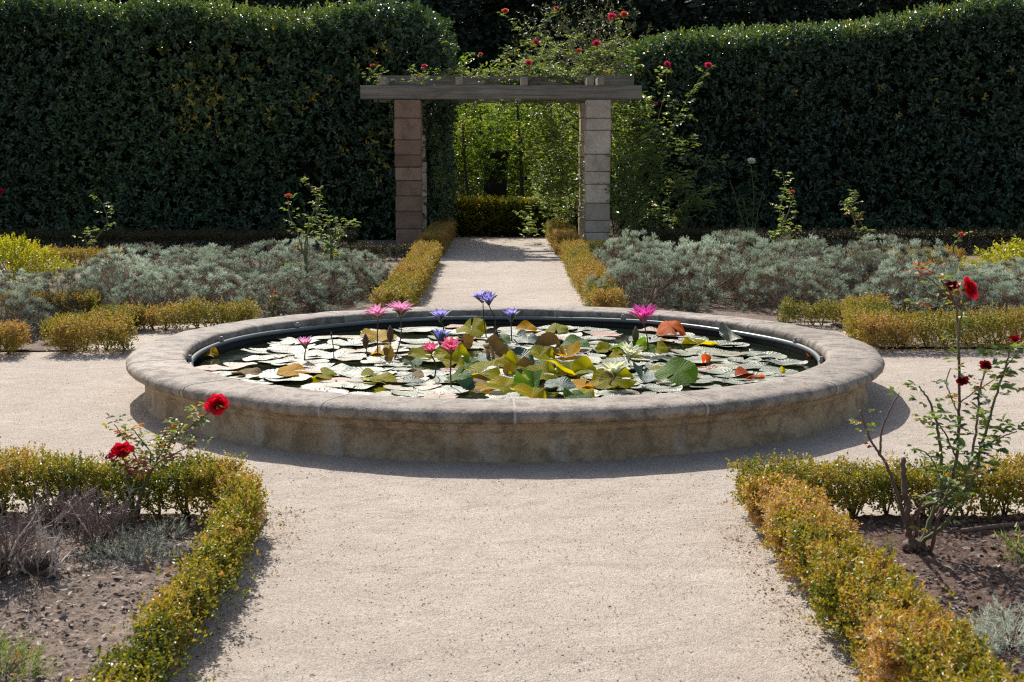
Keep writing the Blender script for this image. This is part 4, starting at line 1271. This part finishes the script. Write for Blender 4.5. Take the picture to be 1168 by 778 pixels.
def rose(name, base, label, cat, group, canes, flowers, leafm, cseg=None):
    """canes: (points, r0, r1, leaf start, leaf step, leaf size, tint, bark)"""
    root = empty(name, base, label, cat, group)
    b = Vector(base)
    lm = MB()
    g = np.random.default_rng(abs(hash(label)) % 10000 if False else len(label) * 37 + int(base[0] * 100) % 997)
    for (pts, r0, r1, st, step, lf, ti, bark) in canes:
        sp = smooth_path([Vector(p) - b for p in pts], 8 * max(1, len(pts) - 1))
        sp[1:-1] += g.normal(size=(len(sp) - 2, 3)) * r1 * .6
        mb = MB()
        tube(mb, sp, np.linspace(r0, r1, len(sp)), 6)
        # thorns
        mb.build('cane', M[bark], root)
        if step:
            rose_leaves(lm, sp, st, step, lf, ti, .2, g)
    if lm.n:
        lm.build('foliage', leafm, root)
    for (p, dia, mat, ax) in flowers:
        rose_flower(root, Vector(p) - b, dia, M[mat], ax, dia > .03)
    return root

def pl3(y, *pp, dy=None):
    """pixel polyline at distance y, with gentle change of depth"""
    dy = dy or [0] * len(pp)
    return [at_y(px, py, y + d) for (px, py), d in zip(pp, dy)]

# near left rose
Y = 5.85
bs = at(150, 603, .02)
bs = (bs.x, bs.y, .0)
Y = bs[1]
rose('rose_bush', bs, 'small rose bush with two red blooms in front of the green box hedge', 'rose bush', 'roses', [
    (pl3(Y, (150, 603), (160, 565), (178, 528), (192, 506), (222, 482), (246, 466), dy=[0, .02, .05, .05, .08, .05]), .006, .0025, .40, .012, .030, .58, 'cane_green'),
    (pl3(Y, (148, 603), (140, 565), (146, 540), (139, 520), dy=[0, -.03, -.05, -.08]), .006, .003, .35, .02, .026, .55, 'cane_green'),
    (pl3(Y, (152, 603), (163, 550), (150, 512), (130, 484), dy=[0, .05, .1, .1]), .005, .002, .45, .012, .028, .56, 'cane_brown'),
    (pl3(Y, (160, 560), (178, 530), (205, 515), (225, 500), dy=[.02, -.05, -.05, 0]), .004, .002, .25, .011, .027, .70, 'cane_green'),
    (pl3(Y, (146, 545), (160, 535), (168, 528), dy=[-.05, -.1, -.12]), .003, .002, .1, .014, .032, .86, 'cane_brown'),
    (pl3(Y, (165, 552), (172, 520), (160, 500), (150, 488), dy=[.02, -.04, -.06, -.06]), .004, .002, .3, .013, .026, .66, 'cane_green'),
    (pl3(Y, (178, 528), (185, 500), (196, 484), dy=[.03, 0, -.02]), .003, .002, .2, .012, .026, .6, 'cane_green'),
    (pl3(Y, (192, 506), (205, 490), (215, 478), dy=[.05, .0, 0]), .003, .002, .1, .013, .022, .55, 'cane_green'),
], [(at_y(248, 463, Y + .05), .098, 'petal_red', (.1, -.75, .7)), (at_y(139, 516, Y - .08), .10, 'petal_red', (-.1, -.5, .9)), (at_y(131, 520, Y - .05), .07, 'petal_dark', (-.5, -.3, .9))], M['rose'])

# near right rose
bs = at(1042, 630, .02)
bs = (bs.x, bs.y, 0)
Y = bs[1]
rose('rose_bush', bs, 'tall bare stemmed rose bush with dark red blooms at the right', 'rose bush', 'roses', [
    (pl3(Y, (1042, 634), (1036, 600), (1033, 560), (1030, 522)), .015, .010, 1, 0, 0, 0, 'cane_brown'),
    (pl3(Y, (1034, 632), (1042, 622), (1052, 628), (1058, 634)), .026, .018, 1, 0, 0, 0, 'cane_brown'),
    (pl3(Y, (1060, 634), (1068, 600), (1080, 575), (1098, 560), dy=[0, -.06, -.1, -.1]), .009, .004, .4, .05, .03, .4, 'cane_brown'),
    (pl3(Y, (1036, 600), (1050, 580), (1072, 572), dy=[0, -.05, -.05]), .008, .005, 1, 0, 0, 0, 'cane_brown'),
    (pl3(Y, (1038, 612), (1022, 560), (1008, 525), (992, 500), (981, 468), dy=[0, -.05, -.08, -.1, -.1]), .009, .003, .6, .05, .026, .8, 'cane_brown'),
    (pl3(Y, (1004, 520), (1006, 490), (1018, 462), (1026, 448), dy=[-.08, -.1, -.1, -.1]), .005, .002, .6, .07, .028, .5, 'cane_brown'),
    (pl3(Y, (1046, 630), (1062, 590), (1074, 545), (1071, 500), (1062, 462), (1048, 440), dy=[0, .05, .08, .1, .1, .1]), .010, .003, .35, .022, .036, .38, 'cane_green'),
    (pl3(Y, (1048, 622), (1080, 595), (1105, 560), (1122, 500), (1140, 440), (1153, 396), dy=[0, -.05, -.1, -.12, -.15, -.15]), .009, .003, .35, .021, .039, .36, 'cane_green'),
    (pl3(Y, (1070, 590), (1088, 540), (1094, 470), (1093, 400), (1090, 350), (1072, 316), dy=[.05, .08, .1, .1, .1, .1]), .008, .003, .62, .030, .028, .6, 'cane_brown'),
    (pl3(Y, (1093, 410), (1095, 370), (1100, 336), dy=[.1, .08, .05]), .005, .003, .8, .06, .026, .7, 'cane_green'),
    (pl3(Y, (1088, 345), (1065, 322), (1046, 308), dy=[.1, .1, .08]), .003, .002, .2, .016, .030, .8, 'cane_brown'),
    (pl3(Y, (1086, 340), (1060, 345), (1048, 352), dy=[.1, .05, .0]), .003, .002, .4, .04, .032, .70, 'cane_brown'),
    (pl3(Y, (1100, 560), (1112, 500), (1117, 450), (1124, 420), dy=[-.1, 0, .05, .05]), .006, .003, .4, .022, .026, .86, 'cane_brown'),
    (pl3(Y, (1065, 585), (1085, 560), (1105, 545), (1120, 520), dy=[0, -.15, -.2, -.2]), .005, .002, .15, .022, .037, .32, 'cane_green'),
    (pl3(Y, (1090, 520), (1075, 490), (1062, 480), dy=[.1, 0, -.05]), .004, .002, .2, .022, .034, .36, 'cane_brown'),
    (pl3(Y, (1100, 540), (1118, 515), (1140, 500), (1160, 492), dy=[-.1, -.15, -.2, -.2]), .004, .002, .1, .02, .036, .4, 'cane_green'),
    (pl3(Y, (1074, 545), (1060, 520), (1045, 512), dy=[.08, 0, 0]), .004, .002, .3, .025, .028, .5, 'cane_green'),
    (pl3(Y, (1140, 440), (1150, 415), (1166, 400), dy=[-.15, -.15, -.15]), .003, .002, .1, .018, .034, .5, 'cane_green'),
    (pl3(Y, (1093, 470), (1080, 440), (1084, 420), dy=[.1, .05, .05]), .003, .002, .2, .025, .026, .55, 'cane_green'),
    (pl3(Y, (1045, 612), (1052, 570), (1078, 560), dy=[0, -.1, -.1]), .007, .004, .6, .05, .03, .25, 'cane_brown'),
    (pl3(Y, (1094, 460), (1110, 448), (1135, 432), dy=[.1, .05, .0]), .003, .002, .4, .05, .026, .97, 'cane_brown'),
], [(at_y(1104, 330, Y + .05), .092, 'petal_red', (.55, -.6, .5)), (at_y(1086, 327, Y + .12), .055, 'petal_dark', (-.3, -.5, .7)), (at_y(1098, 435, Y + .05), .045, 'petal_dark', (-.3, -.5, .6)),
    (at_y(1124, 418, Y), .05, 'petal_dark', (.1, -.5, .7)), (at_y(1158, 388, Y - .15), .05, 'petal_dark', (.1, -.3, .9))], M['rose'])

# slim roses in the far beds
bs = at(104, 305, 0)
def midrose(bx, by, y, label, canes, flowers=(), ls=.045, st=.05, tint=.55, mat='rosepale'):
    b = at_y(bx, by, y)
    return rose('rose_bush', (b.x, b.y, 0), label, 'rose bush', 'roses',
                [([Vector((b.x, b.y, 0))] + pl3(y, *c), .011, .004, s0, st, ls, tint, 'cane_green') for (c, s0) in canes],
                [(at_y(px, py, y - .05), d, m, (0, -.5, .8)) for (px, py, d, m) in flowers], M[mat])
midrose(106, 292, 19.2, 'slim pale leaved rose standing alone before the dark hedge at the left', [([(108, 275), (122, 255), (118, 235), (112, 226)], .35), ([(100, 280), (97, 270), (110, 262)], .4)], (), .055, .055, .55)
midrose(352, 352, 14.4, 'two stemmed rose with a salmon bloom rising from the grey shrubs', [([(352, 320), (345, 285), (338, 262), (330, 245), (329, 228)], .55), ([(350, 290), (352, 255), (362, 228), (347, 205)], .5), ([(348, 280), (362, 240), (366, 215)], .55), ([(352, 330), (340, 302), (330, 300)], .5)],
        [(329, 224, .065, 'petal_salmon')], .042, .045, .55)
midrose(378, 318, 15.4, 'bushy pale rose right of the two stemmed one', [([(378, 290), (376, 262), (370, 242)], .3), ([(378, 290), (385, 262), (408, 258)], .4), ([(378, 280), (390, 265), (395, 250)], .4), ([(378, 285), (366, 272), (372, 255)], .3)], (), .046, .030, .6)
midrose(892, 295, 17.2, 'upright leafy rose before the tall right hedge', [([(892, 270), (890, 240), (895, 215), (892, 196)], .3), ([(890, 270), (900, 240), (905, 222)], .3), ([(888, 280), (884, 265), (878, 268)], .3), ([(890, 280), (905, 270), (908, 262)], .4)], [(904, 219, .06, 'petal_salmon')], .050, .036, .62)
midrose(995, 292, 17.6, 'leaning rose with bare stem before the tall right hedge', [([(990, 270), (978, 250), (962, 230), (956, 234)], .62), ([(972, 242), (976, 228), (975, 218)], .7), ([(990, 275), (982, 264), (990, 262)], .5)], (), .055, .040, .5)
midrose(1096, 300, 15.0, 'thin rose shoot with a single orange tip among the right grey shrubs', [([(1088, 285), (1092, 275), (1098, 266)], .85)], [(1097, 268, .07, 'petal_salmon')], .04, .05, .7)
midrose(640, 300, 21.0, 'x', [([(640, 295), (640, 290)], .9)]) if False else None
midrose(268, 375, 13.1, 'low rose sucker with an orange leaf behind the back rim at the left', [([(310, 372), (312, 358), (312, 345)], .3)], (), .035, .04, .75) if False else None
midrose(312, 362, 13.2, 'short leafy rose shoot at the front of the left grey shrubs', [([(312, 350), (314, 338)], .2), ([(308, 352), (304, 345)], .2)], [(314, 334, .04, 'petal_salmon')], .035, .03, .62)
midrose(930, 360, 13.2, 'short leafy rose shoot at the front of the right grey shrubs', [([(985, 356), (998, 345), (1010, 350)], .3), ([(992, 350), (985, 338)], .4)], (), .04, .04, .45)

# ------------------------------------------------------------------ climbing roses
def arch_canes(g, starts, n, seglen, up, spread, droop):
    out = []
    for k in range(n):
        p = np.array(starts[k % len(starts)], float) + g.normal(size=3) * .15
        d = np.array([g.normal() * spread[0], g.normal() * spread[1], up * g.uniform(.5, 1.2)])
        pts = [p]
        for s in range(7):
            p = p + nrm(d) * seglen * g.uniform(.7, 1.2)
            d = nrm(d) + np.array([g.normal() * .2, g.normal() * .2, -droop])
            pts.append(p)
        out.append(pts)
    return out

g = np.random.default_rng(5)
def climber(name, base, label, pieces, flowers, lf=.055, step=.06, tint=.5, mat='rosepale', bark='cane_green', r0=.012):
    canes = [(p, r0 if len(p) > 3 else .0035, .004 if len(p) > 3 else .002, s0, step, lf, tint, bark) for (p, s0) in pieces]
    return rose(name, base, label, 'climbing rose', 'climbing roses', canes, flowers, M[mat])
top = [(.2, 23.9, 2.62), (-.4, 24.2, 2.62), (.8, 24.2, 2.62), (1.1, 23.8, 2.62), (.5, 24.8, 2.6)]
pieces = [([Vector((1.62, 23.6, 0)), Vector((1.8, 23.7, 1.0)), Vector((1.75, 23.7, 2.2)), Vector((1.2, 23.8, 2.75)), Vector((.3, 23.9, 2.9)), Vector((-.9, 23.9, 2.72))], .5)]
pieces += [([Vector(q) for q in c], .05) for c in arch_canes(g, top, 42, .13, .55, (1.0, .5), .22)]
pieces += [([Vector(q) for q in c], .1) for c in arch_canes(g, [(1.2, 24.2, 2.7), (.6, 24.2, 2.7)], 9, .17, 1.1, (.7, .5), .14)]
fl = []
for (px, py, d, m) in ((603, 72, .09, 'petal_rosepink'), (611, 48, .08, 'petal_rosepink'), (698, 20, .13, 'petal_rosepink'), (712, 17, .11, 'petal_salmon'), (680, 50, .11, 'petal_rosepink'), (576, 13, .09, 'petal_salmon'), (660, 58, .07, 'petal_salmon'), (634, 10, .07, 'petal_rosepink'), (548, 62, .06, 'petal_salmon')):
    fl.append((at_y(px, py, 23.7), d * 1.15, m, (0, -.7, .6)))
    e = at_y(px, py + 3, 23.72)
    s = at_y(px + g.normal() * 25 , 84, 23.9)
    pieces.append(([s, (s + e) / 2 + Vector((g.normal() * .12, 0, .15)), e], .2))
climber('climbing_rose', (1.62, 23.6, 0), 'sprawling climbing rose with pink blooms over the top of the pergola', pieces, fl, .06, .055, .45, 'rosepale')

def atp(y, *pp): return [at_y(px, py, y) for (px, py) in pp]
g = np.random.default_rng(8)
pieces = [(atp(23.4, (702, 268), (722, 220), (742, 165), (757, 110), (761, 76)), .25), (atp(23.5, (706, 268), (735, 215), (770, 140), (795, 95), (808, 78)), .3),
          (atp(23.3, (700, 268), (700, 220), (745, 165), (790, 128)), .4), (atp(23.6, (712, 266), (760, 230), (800, 190), (830, 180)), .2)]
for k in range(58):
    px, py = g.uniform(700, 805), g.uniform(165, 258)
    if (px - 700) / 110 + (250 - py) / 190 > 1.15 and g.random() < .8: continue
    pieces.append((atp(22.7 + g.uniform(0, .8), (px, py + 18), (px + g.normal() * 6, py + 4), (px + g.normal() * 14, py - 10)), .0))
for k in range(40):
    px, py = g.uniform(698, 738), g.uniform(110, 180)
    pieces.append((atp(23.5 + g.uniform(0, .6), (px, py + 18), (px + g.normal() * 6, py + 4), (px + g.normal() * 14, py - 10)), .0))
climber('climbing_rose', tuple(at_y(704, 272, 23.4))[:2] + (0,), 'climbing rose with long arching canes and two pink blooms right of the pergola', pieces,
        [(at_y(761, 74, 23.4), .12, 'petal_rosepink', (0, -.7, .6)), (at_y(808, 75, 23.5), .12, 'petal_rosepink', (.2, -.7, .6)), (at_y(748, 118, 23.35), .06, 'petal_salmon', (0, -.7, .6))], .08, .07, .55, 'climber')
pieces = []
for k in range(95):
    py = g.uniform(125, 272); px = g.uniform(612 - (py > 235) * 12, 664 if py > 185 else 645)
    if px < 630 and g.random() < .5: continue
    pieces.append((atp(24.0 + g.uniform(-.2, .7), (px, py + 16), (px + g.normal() * 5, py + 4), (px + g.normal() * 12 - 4, py - 10)), .0))
pieces.append((atp(24.1, (655, 276), (650, 230), (640, 180), (650, 130)), .2))
pieces.append((atp(24.0, (650, 276), (630, 262), (612, 262), (602, 268)), .3))
climber('climbing_rose', tuple(at_y(655, 276, 24.1))[:2] + (0,), 'light green climber filling the inner side of the pale right post', pieces, [], .07, .06, .6, 'climber')
pieces = [(atp(23.3, (462, 205), (452, 160), (446, 120), (440, 96)), .6), (atp(23.2, (440, 96), (430, 88), (424, 80)), .0), (atp(23.25, (455, 96), (478, 90), (486, 80)), .0), (atp(23.1, (478, 120), (520, 100), (560, 88)), .8)]
for k in range(7):
    px = g.uniform(418, 440) if k % 2 else g.uniform(470, 496)
    pieces.append((atp(23.3, (px, 98), (px + g.normal() * 4, 90), (px + g.normal() * 6, 80)), .0))
climber('climbing_rose', tuple(at_y(462, 281, 23.3))[:2] + (0,), 'thin climbing rose on the left end of the pergola beam', [([Vector(tuple(at_y(462, 281, 23.55))[:2] + (0,))] + pieces[0][0], .7)] + pieces[1:],
        [(at_y(425, 75, 23.25), .07, 'petal_salmon', (0, -.6, .7)), (at_y(484, 76, 23.25), .09, 'petal_rosepink', (0, -.6, .7))], .05, .06, .6)
pieces = []
for k in range(16):
    py = g.uniform(150, 262); px = g.uniform(486, 505)
    pieces.append((atp(24.2 + g.uniform(-.2, .3), (px, py + 14), (px + 3, py + 4), (px + 6 + g.normal() * 5, py - 6)), .0))
climber('climbing_rose', tuple(at_y(492, 280, 24.3))[:2] + (0,), 'sparse dark climber on the inner side of the pinkish left post', pieces, [], .05, .07, .3, 'rose')

b = at_y(856, 285, 23.2)
rose('rose_bush', (b.x, b.y, 0), 'shaded rose with one white bloom before the right hedge', 'rose bush', 'roses',
     [([Vector((b.x, b.y, 0)), at_y(860, 230, 23.2), at_y(857, 190, 23.2)], .01, .004, .2, .06, .06, .2, 'cane_green')] +
     [([Vector((b.x, b.y, 0)), at_y(856 + dx, 235, 23.2 + dx * .005), at_y(856 + dx * 1.7, py, 23.2)], .01, .004, .2, .06, .06, .15, 'cane_green') for dx, py in ((-14, 205), (-6, 225), (10, 212))],
     [(at_y(857, 184, 23.15), .12, 'petal_white', (0, -.7, .6))], M['rose'])
b = at_y(2, 270, 23.4)
rose('rose_bush', (b.x, b.y, 0), 'shaded rose with one red bloom at the far left edge', 'rose bush', 'roses',
     [([Vector((b.x, b.y, 0)), at_y(-4, 245, 23.4), at_y(1, 222, 23.4)], .01, .004, .2, .08, .05, .15, 'cane_green')], [(at_y(1, 219, 23.35), .11, 'petal_red', (0, -.7, .6))], M['rose'])

# ------------------------------------------------------------------ near bed plants
def dead_shrub(base, hgt, w, n, label, seed, thick=.012, leafy=0, pale=.45):
    g = np.random.default_rng(seed)
    root = empty('dried_shrub', base, label, 'dried shrub', 'dried grey shrubs in the near left bed')
    mb = MB()
    for k in range(7):
        a = g.uniform(0, 6.28)
        e = np.array([math.cos(a) * w * .35 * g.uniform(.4, 1), math.sin(a) * w * .35 * g.uniform(.4, 1), hgt * g.uniform(.25, .45)])
        m = e * .5 + g.normal(size=3) * .02
        tube(mb, smooth_path([np.array([0, 0, -.02]), m, e], 8), np.linspace(thick * g.uniform(.6, 1.2), thick * .35, 9)[:len(smooth_path([np.zeros(3), m, e], 8))], 6)
    mb.build('trunk', M['bark'], root)
    mb = MB()
    for k in range(n):
        a = g.uniform(0, 6.28); r0 = w * .38 * math.sqrt(g.random())
        p0 = np.array([math.cos(a) * r0, math.sin(a) * r0, hgt * g.uniform(.05, .35)])
        d = nrm(np.array([math.cos(a) * .5 * g.random(), math.sin(a) * .5 * g.random(), 1.0]) + g.normal(size=3) * .38)
        L = hgt * g.uniform(.3, .75)
        p1 = p0 + d * L * .5 + g.normal(size=3) * .008
        p2 = p1 + nrm(d + g.normal(size=3) * .25) * L * .5
        tq = float(np.clip(g.normal(pale, .2), 0, 1)); th = 1.0 + .9 * (tq > .75)
        tube(mb, [p0, p1, p2], [.0030 * th, .0022 * th, .0012 * th], 3, tq, 0, False)
        for q in range(4):
            s = p1 + (p2 - p1) * g.random()
            tube(mb, [s, s + nrm(d + g.normal(size=3) * .6) * L * .35], [.0018, .0009], 3, tq, 0, False)
    mb.build('twigs', M['drytwig'], root)
    if leafy:
        mb = MB()
        m = leafy
        a = g.uniform(0, 6.28, m); r0 = w * .4 * np.sqrt(g.random(m))
        P = np.stack([np.cos(a) * r0, np.sin(a) * r0, hgt * g.uniform(.05, .6, m)], -1)
        shoots(mb, P, nrm(np.stack([np.cos(a) * .5, np.sin(a) * .5, np.ones(m)], -1) + g.normal(size=(m, 3)) * .3), .05, 9, .02, .003, g.uniform(.1, .9, m), .7, 0, 'strip', .3, .1, 0, g)
        mb.build('foliage', M['silver'], root)
    return root
def gb(px, py):
    p = at(px, py, .02)
    return (p.x, p.y, .015)
dead_shrub(gb(112, 625), .24, .30, 95, 'brown dried shrub of upright twigs left of the small red rose', 1, pale=.35)
dead_shrub(gb(42, 655), .20, .26, 60, 'grey dried shrub with a thick crooked trunk in the mulch', 2, .03, pale=.85)
dead_shrub(gb(-4, 660), .30, .34, 95, 'tall grey dried shrub cut off by the left edge', 3, .02, pale=.3)
dead_shrub(gb(75, 600), .18, .34, 80, 'low grey dried shrub close to the box hedge', 4, .012)

def silver(base, n, w, h, label, seed, mat='silver', L=.028, W=.0035, group=None, nl=12, sl=.06):
    g = np.random.default_rng(seed)
    a = g.uniform(0, 6.283, n); r0 = np.sqrt(g.random(n))
    P = np.stack([np.cos(a) * r0 * w, np.sin(a) * r0 * w * .7, h * (1 - r0 ** 2) * g.random(n) * .6], -1)
    D = nrm(np.stack([np.cos(a) * r0 * .8, np.sin(a) * r0 * .8, np.full(n, .7)], -1) + g.normal(size=(n, 3)) * .35)
    mb = MB()
    shoots(mb, P, D, sl * g.uniform(.7, 1.4, n), nl, L, W, g.uniform(.1, 1, n), .7, 0, 'strip', .3, .1, .1, g)
    root = empty('silver_plant', base, label, 'plant', group or 'silver leaved plants in the near beds')
    mb.build('foliage', M[mat], root)
    mb = MB()
    for k in range(8):
        e = P[k] + D[k] * .03
        tube(mb, [np.array([0, 0, -.01]), e * .5 + np.array([0, 0, .01]), e], [.004, .003, .002], 4)
    mb.build('stem', M['twig'], root)
silver(gb(152, 634), 210, .18, .11, 'low silver leaved plant sprawling on the mulch below the small red rose', 1)
silver(gb(190, 610), 40, .07, .06, 'small silver tuft beside the sprawling silver plant', 2)
silver(gb(5, 768), 130, .12, .16, 'grey green tuft in the corner nearest the camera at the left', 3, 'rosepale', .035, .005)
silver(gb(1152, 735), 180, .15, .18, 'grey green plant beside the thick bronze hedge', 4, 'silver', .035, .006)
silver(gb(1172, 640), 40, .08, .16, 'leafy seedling at the right edge of the dark mulch', 5, 'rosepale', .05, .02, None, 5, .08)

mb = MB()
tube(mb, smooth_path([at(1095, 606, .035), at(1130, 601, .04), at(1168, 598, .04), at(1260, 592, .04)], 20), .010, 8)
tag(mb.build('drip_hose', M['cane_brown']), 'brown drip hose lying on the dark mulch behind the tall rose bush', 'hose')

# ------------------------------------------------------------------ trees beyond
def crown_mb(seed, n, rx, ry, rz, zc, leaf, mat_t=(.5, .2), nl=6, slen=.3, shell=.35, kind='rhomb', lump=.22):
    g = np.random.default_rng(seed)
    Nn = nrm(g.normal(size=(n, 3)))
    rad = (1 + lump * sn(Nn, 4, seed) + lump * .6 * sn(Nn, 9, seed + 1)) * (1 - shell * g.random(n) ** 1.3)
    P = Nn * rad[:, None] * np.array([rx, ry, rz]) + np.array([0, 0, zc])
    D = nrm(Nn + g.normal(size=(n, 3)) * .5 + np.array([0, 0, .2]))
    ok = P[:, 2] > .05
    P, D = P[ok], D[ok]
    mb = MB()
    t = np.clip(mat_t[0] + mat_t[1] * sn(P, 2.5, seed + 4) + g.normal(size=len(P)) * .15, 0, 1)
    shoots(mb, P, D, slen * g.uniform(.6, 1.3, len(P)), nl, leaf[0], leaf[1], t, .9, 0, kind, .35, .1, .1, g)
    return mb

def tree(name, label, group, seed, crown, lmat, trunk_h, r0, bend=.2, limbs=5, lr=1.5):
    g = np.random.default_rng(seed)
    root = empty(name, (0, 0, 0), label, 'tree', group)
    mb = MB()
    top = np.array([g.normal() * bend, g.normal() * bend, trunk_h])
    sp = smooth_path([np.array([0, 0, -.1]), top * .5 + np.append(g.normal(size=2) * bend * .4, 0), top], 12)
    tube(mb, sp, np.linspace(r0, r0 * .35, len(sp)), 8)
    for k in range(limbs):
        f = g.uniform(.4, .95)
        b = sp[int(f * (len(sp) - 1))]
        e = b + np.array([g.normal() * lr, g.normal() * lr, g.uniform(.3, 1) * lr])
        m = (b + e) / 2 + np.array([0, 0, -.1 * lr])
        q = smooth_path([b, m, e], 8)
        tube(mb, q, np.linspace(r0 * .4, r0 * .1, len(q)), 6)
    mb.build('trunk', M['bark'], root)
    crown.build('crown', lmat, root)
    reg(root)
    return root

gt = 'dark trees beyond the hedges'
T = [tree('dark_tree', 'broad dark evergreen tree in the wood beyond the hedges', gt, 70 + k, crown_mb(70 + k, 6500, 3.4, 3.0, 5.0, 5.2, (.26, .13), (.45, .25), 6, .5, .5), M['darktree'], 6.5, .28, .3, 6, 1.8) for k in range(3)]
k = 0
for (yy, xs) in ((43, np.arange(-15.5, 16, 4.4)), (48, np.arange(-18, 19, 4.6))):
    for x in xs:
        o = T[k] if k < 3 else copy_tree(T[k % 3])
        o.location = (x + rng.normal() * .4, yy + rng.normal() * .7, 0)
        o.rotation_euler.z = rng.uniform(0, 6.28)
        s = rng.uniform(.9, 1.12)
        o.scale = (s, s, s * rng.uniform(.74, .86))
        k += 1

gsap = 'slender saplings beyond the pergola'
S = [tree('sapling', 'slender bright green sapling seen through the pergola', gsap, 90 + k, crown_mb(90 + k, 300, .85, .7, 1.75, 2.4, (.105, .055), (.42, .4), 6, .22, .8, 'six', .3), M['sapling'], 3.6, .055, .12, 7, .5) for k in range(3)]
k = 0
for (x, y, s) in ((-1.35, 28.0, 1.0), (-.75, 29.2, 1.05), (-.15, 30.0, 1.0), (.45, 29.4, 1.1), (1.0, 28.2, .95), (1.7, 28.6, 1.05), (-2.2, 29.4, 1.1), (.1, 31.5, 1.15), (-1.2, 31.6, 1.2), (1.3, 31.4, 1.2), (2.6, 30, 1.1), (-.55, 27.9, .8), (.85, 30.6, 1.1)):
    o = S[k] if k < 3 else copy_tree(S[k % 3])
    o.location = (x, y, 0); o.rotation_euler.z = rng.uniform(0, 6.28); o.scale = (s, s, s * .72)
    k += 1
ol = tree('olive_tree', 'grey green small tree behind the right end of the pergola', None, 120, crown_mb(120, 900, 1.5, 1.1, 1.25, 3.1, (.09, .03), (.5, .25), 7, .22, .75, 'rhomb', .3), M['olive'], 3.2, .07, .15, 6, .7)
ol.location = (1.75, 27.6, 0)

mb = MB()       # undergrowth beyond the saplings: one green mass
n = 5200
P = np.stack([rng.uniform(-5, 5, n), rng.uniform(32.5, 35.5, n), 2.7 * rng.random(n) ** 1.1], -1)
shoots(mb, P, nrm(rng.normal(size=(n, 3)) * .6 + np.array([0, -.2, .7])), .25, 6, .11, .055, np.clip(.35 + .25 * sn(P, 1.5, 7) + rng.normal(size=n) * .1, 0, 1), .9, 0, 'rhomb', .3, .1)
tag(mb.build('undergrowth', M['sapling']), kind='stuff')

# ------------------------------------------------------------------ light, sky, camera
EL, AZ = R(41), R(-18)          # the sun stands behind the garden, a little to the left
sd = Vector((math.sin(AZ) * math.cos(EL), math.cos(AZ) * math.cos(EL), math.sin(EL)))
sun = bpy.data.lights.new('sun', 'SUN')
sun.energy = 4.8
sun.angle = R(.53)
sun.color = (1.0, .95, .88)
so = bpy.data.objects.new('sun', sun)
C.objects.link(so)
so.rotation_euler = (-sd).to_track_quat('-Z', 'Y').to_euler()
so.location = (-5, 40, 40)

w = bpy.data.worlds.new('World')
scene.world = w
w.use_nodes = True
nt = w.node_tree
sky = nt.nodes.new('ShaderNodeTexSky')
sky.sky_type = 'NISHITA'
sky.sun_disc = False
sky.sun_elevation = EL
sky.sun_rotation = AZ
sky.air_density = 1.0
sky.dust_density = 2.0
nt.links.new(mixc(nt, 1.0, sky.outputs[0], (1.05, .99, .92), 'MULTIPLY'), nt.nodes['Background'].inputs[0])
nt.nodes['Background'].inputs[1].default_value = .118

cam = bpy.data.cameras.new('camera')
cam.sensor_width = 36
cam.lens = 36 * FPX / 1168
cam.clip_end = 500
cam.dof.use_dof = True
cam.dof.focus_distance = 9.3
cam.dof.aperture_fstop = 9
co = bpy.data.objects.new('camera', cam)
C.objects.link(co)
co.matrix_world = Matrix.Translation(CAM) @ Matrix((RGT, UPV, -FWD)).transposed().to_4x4()
scene.camera = co
vs = scene.view_settings
scene.display_settings.display_device = 'sRGB'
vs.view_transform = 'Standard'
vs.look = 'None'
vs.exposure = 0.38
vs.gamma = 1
vs.use_curve_mapping = False
scene.render.engine = 'CYCLES'
scene.cycles.max_bounces = 8
scene.cycles.diffuse_bounces = 4
scene.cycles.transmission_bounces = 6
scene.cycles.sample_clamp_indirect = 6
scene.cycles.use_denoising = False
scene.cycles.use_adaptive_sampling = False
scene.cycles.filter_width = 1.25
scene.cycles.sample_clamp_direct = 12
